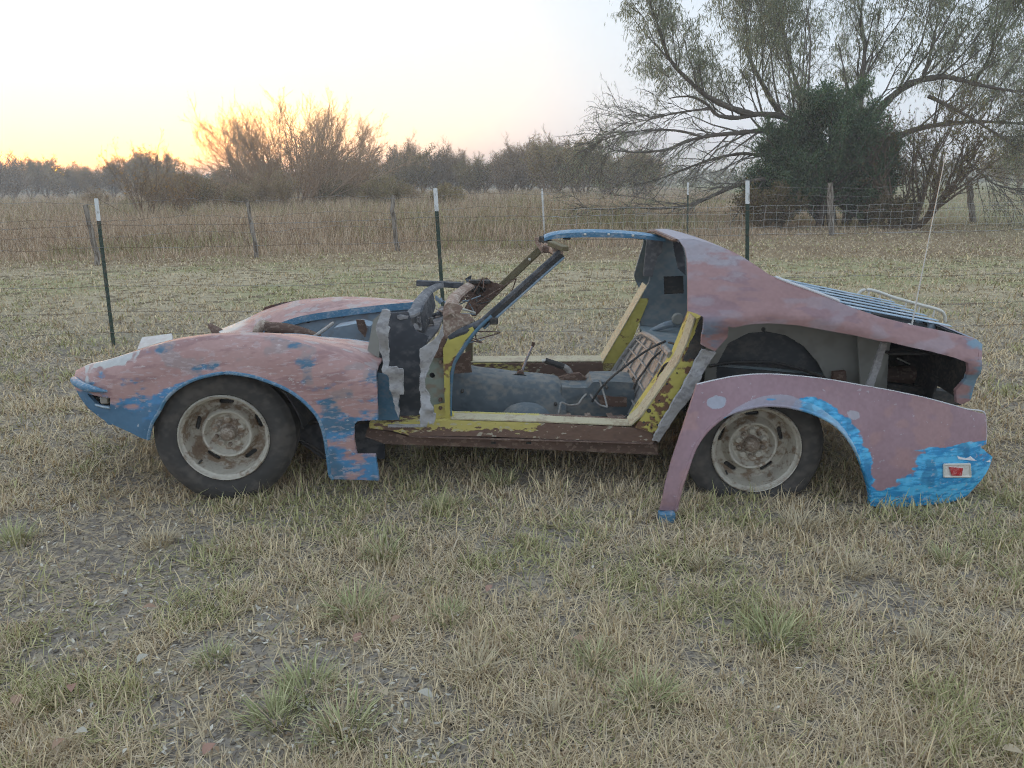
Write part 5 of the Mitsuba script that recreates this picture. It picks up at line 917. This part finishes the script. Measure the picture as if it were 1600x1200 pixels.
q = on_f(1043, 809, 0, yf_q); q0, q1 = at(1029, 798, 3.18), at(1054, 821, 3.17)
scene[f'{QP}__foot'] = mikit.ply(box(q0[0], q1[0], 3.155, 3.20, max(q1[2], -0.01), q0[2] - 0.004), 'blue_paint', smooth=30)
V, F = grid([[on_f(a, b, 0.003, yf_q) for a, b in [(1494, 708), (1515, 707), (1548, 714)]], [on_f(a, b, -0.004, yf_q) for a, b in [(1497, 717), (1518, 719), (1547, 722)]]])
scene[f'{QP}__bumper_slot'] = mikit.ply(solid(V, F, np.array([0, 0.006, 0])), 'white_edge', smooth=False); labels[f'{QP}__bumper_slot'] = {'label': 'pale bare bumper mounting slot'}
fr = [on_f(a, b, -0.006, yf_q) for a, b in [(1474, 725), (1514, 724.5), (1515, 744), (1474, 744), (1474, 725)]]
mk = f'{QP}__side_marker'; c0, c1 = fr[0], fr[2]
scene[mk] = mikit.ply(solid(*grid([[fr[0], fr[1]], [fr[3], fr[2]]]), np.array([0, 0.01, 0])), 'white_lens', smooth=False); labels[mk] = {'label': 'broken red side marker lamp in a metal frame'}
scene[f'{mk}__frame'] = mikit.ply(join([tubes(np.array([[a, b]]), np.full((1, 2), 0.005), 6) for a, b in zip(fr[:-1], fr[1:])]), 'pale_metal', smooth=40)
le = [on_f(a, b, -0.010, yf_q) for a, b in [(1482, 729), (1503, 731), (1501, 742), (1486, 742)]]
scene[f'{mk}__lens'] = mikit.ply(solid(*grid([[le[0], le[1]], [le[3], le[2]]]), np.array([0, 0.008, 0])), 'red_lens', smooth=False)
# wreckage on the cowl, wiring, bolts and hinges
def scrap(x, y, z, L, W, rg, mat, name='cowl_scrap'):
    G = np.array([[[u * L + 0.1 * L * rg.standard_normal(), v * W + 0.1 * W * rg.standard_normal(), 0.15 * L * rg.standard_normal()] for v in np.linspace(-0.5, 0.5, 4)] for u in np.linspace(-0.5, 0.5, 6)])
    part(name, move(solid(*grid(G), np.array([0, 0, -0.004])), (x, y, z), rg.random() * 6.3, rg.normal(0, 0.5)), mat, 30)
rg = np.random.default_rng(71)
for px, py, Y, L, W, mat in [(668, 500, 3.85, 0.09, 0.06, 'grey_fibreglass'), (682, 492, 4.1, 0.1, 0.05, 'navy_grime'), (655, 508, 3.72, 0.07, 0.05, 'grey_fibreglass'), (700, 486, 3.75, 0.08, 0.05, 'rust_cream'), (712, 470, 4.1, 0.09, 0.06, 'rust'), (722, 462, 4.3, 0.08, 0.05, 'rust_cream'), (748, 452, 4.55, 0.12, 0.06, 'black_metal'),
                              (738, 478, 4.2, 0.09, 0.05, 'rust'), (728, 505, 3.75, 0.06, 0.04, 'rust_cream'), (692, 470, 4.5, 0.08, 0.06, 'bay_blue'), (742, 440, 4.7, 0.10, 0.05, 'navy_grime'), (760, 446, 4.72, 0.08, 0.04, 'rust')]:
    q = at(px, py, Y); scrap(q[0], q[1], q[2], L, W, rg, mat)
for i in range(9):
    a = np.array([rg.uniform(700, 760), rg.uniform(445, 520), rg.uniform(3.65, 4.4)]); pts = [at(*(a + [rg.normal(0, 9) * k, rg.normal(4, 7) * k, 0.06 * k])) for k in range(5)]
    part('cable', tube(pts, 0.0035, 5, 20), ['black_metal', 'rust', 'dusty_blue'][i % 3])
for i in range(10):
    x, y = rg.uniform(0.0, 0.5), rg.uniform(3.72, 3.98); pts = [np.array([x + 0.07 * k * math.cos(i), y + 0.03 * k * math.sin(2 * i), 0.235 + 0.02 * abs(rg.standard_normal())]) for k in range(-2, 3)]
    part('cable', tube(pts, 0.004, 5, 18), ['black_metal', 'rust', 'bulkhead_grey'][i % 3])
for i in (1, 3, 5):
    px, py = [(800, 612), (868, 632), (905, 612), (948, 606), (760, 600), (722, 612), (846, 606), (890, 622)][i]; q = at(px, py, 3.95 if i in (4, 5) else 4.0)
    part('bolt', move(lathe([(0, -0.012), (0.006, -0.01), (0.009, 0.0), (0.009, 0.03)], 8), q), ['pale_metal', 'black_metal'][i % 2])
for z in (0.40, 0.58):
    for dz in (-0.02, 0.02): q = at(684, 560 if z > 0.5 else 632, 3.575); part('bolt', move(lathe([(0, 0.0), (0.008, 0.0), (0.010, 0.006), (0.010, 0.03)], 6), q + [0.012, 0, dz]), 'rust')
for px, py, r_ in ((1042, 600, 0.005), (1058, 583, 0.004), (1030, 626, 0.004), (1006, 660, 0.005), (1012, 664, 0.004), (1022, 652, 0.004), (1018, 668, 0.004)):
    q = at(px, py, 3.527); put(f'{bp}__hole', move(lathe([(0, 0.0), (r_, 0.0), (r_, 0.006)], 10), q), 'black_metal')
# ------------------------------------------------------------------ evening air
scene['air'] = {'type': 'homogeneous', 'albedo': {'type': 'rgb', 'value': [0.95, 0.95, 0.95]}, 'sigma_t': {'type': 'rgb', 'value': [0.0028, 0.0028, 0.0028]}}
scene['haze'] = {'type': 'cube', 'to_world': T().translate([0, 400, 6]).scale([520, 540, 9]), 'bsdf': {'type': 'null'}, 'interior': {'type': 'ref', 'id': 'air'}}
scene['camera']['medium'] = {'type': 'ref', 'id': 'air'}
labels['haze'] = {'kind': 'stuff', 'label': 'thin warm evening haze over the field'}
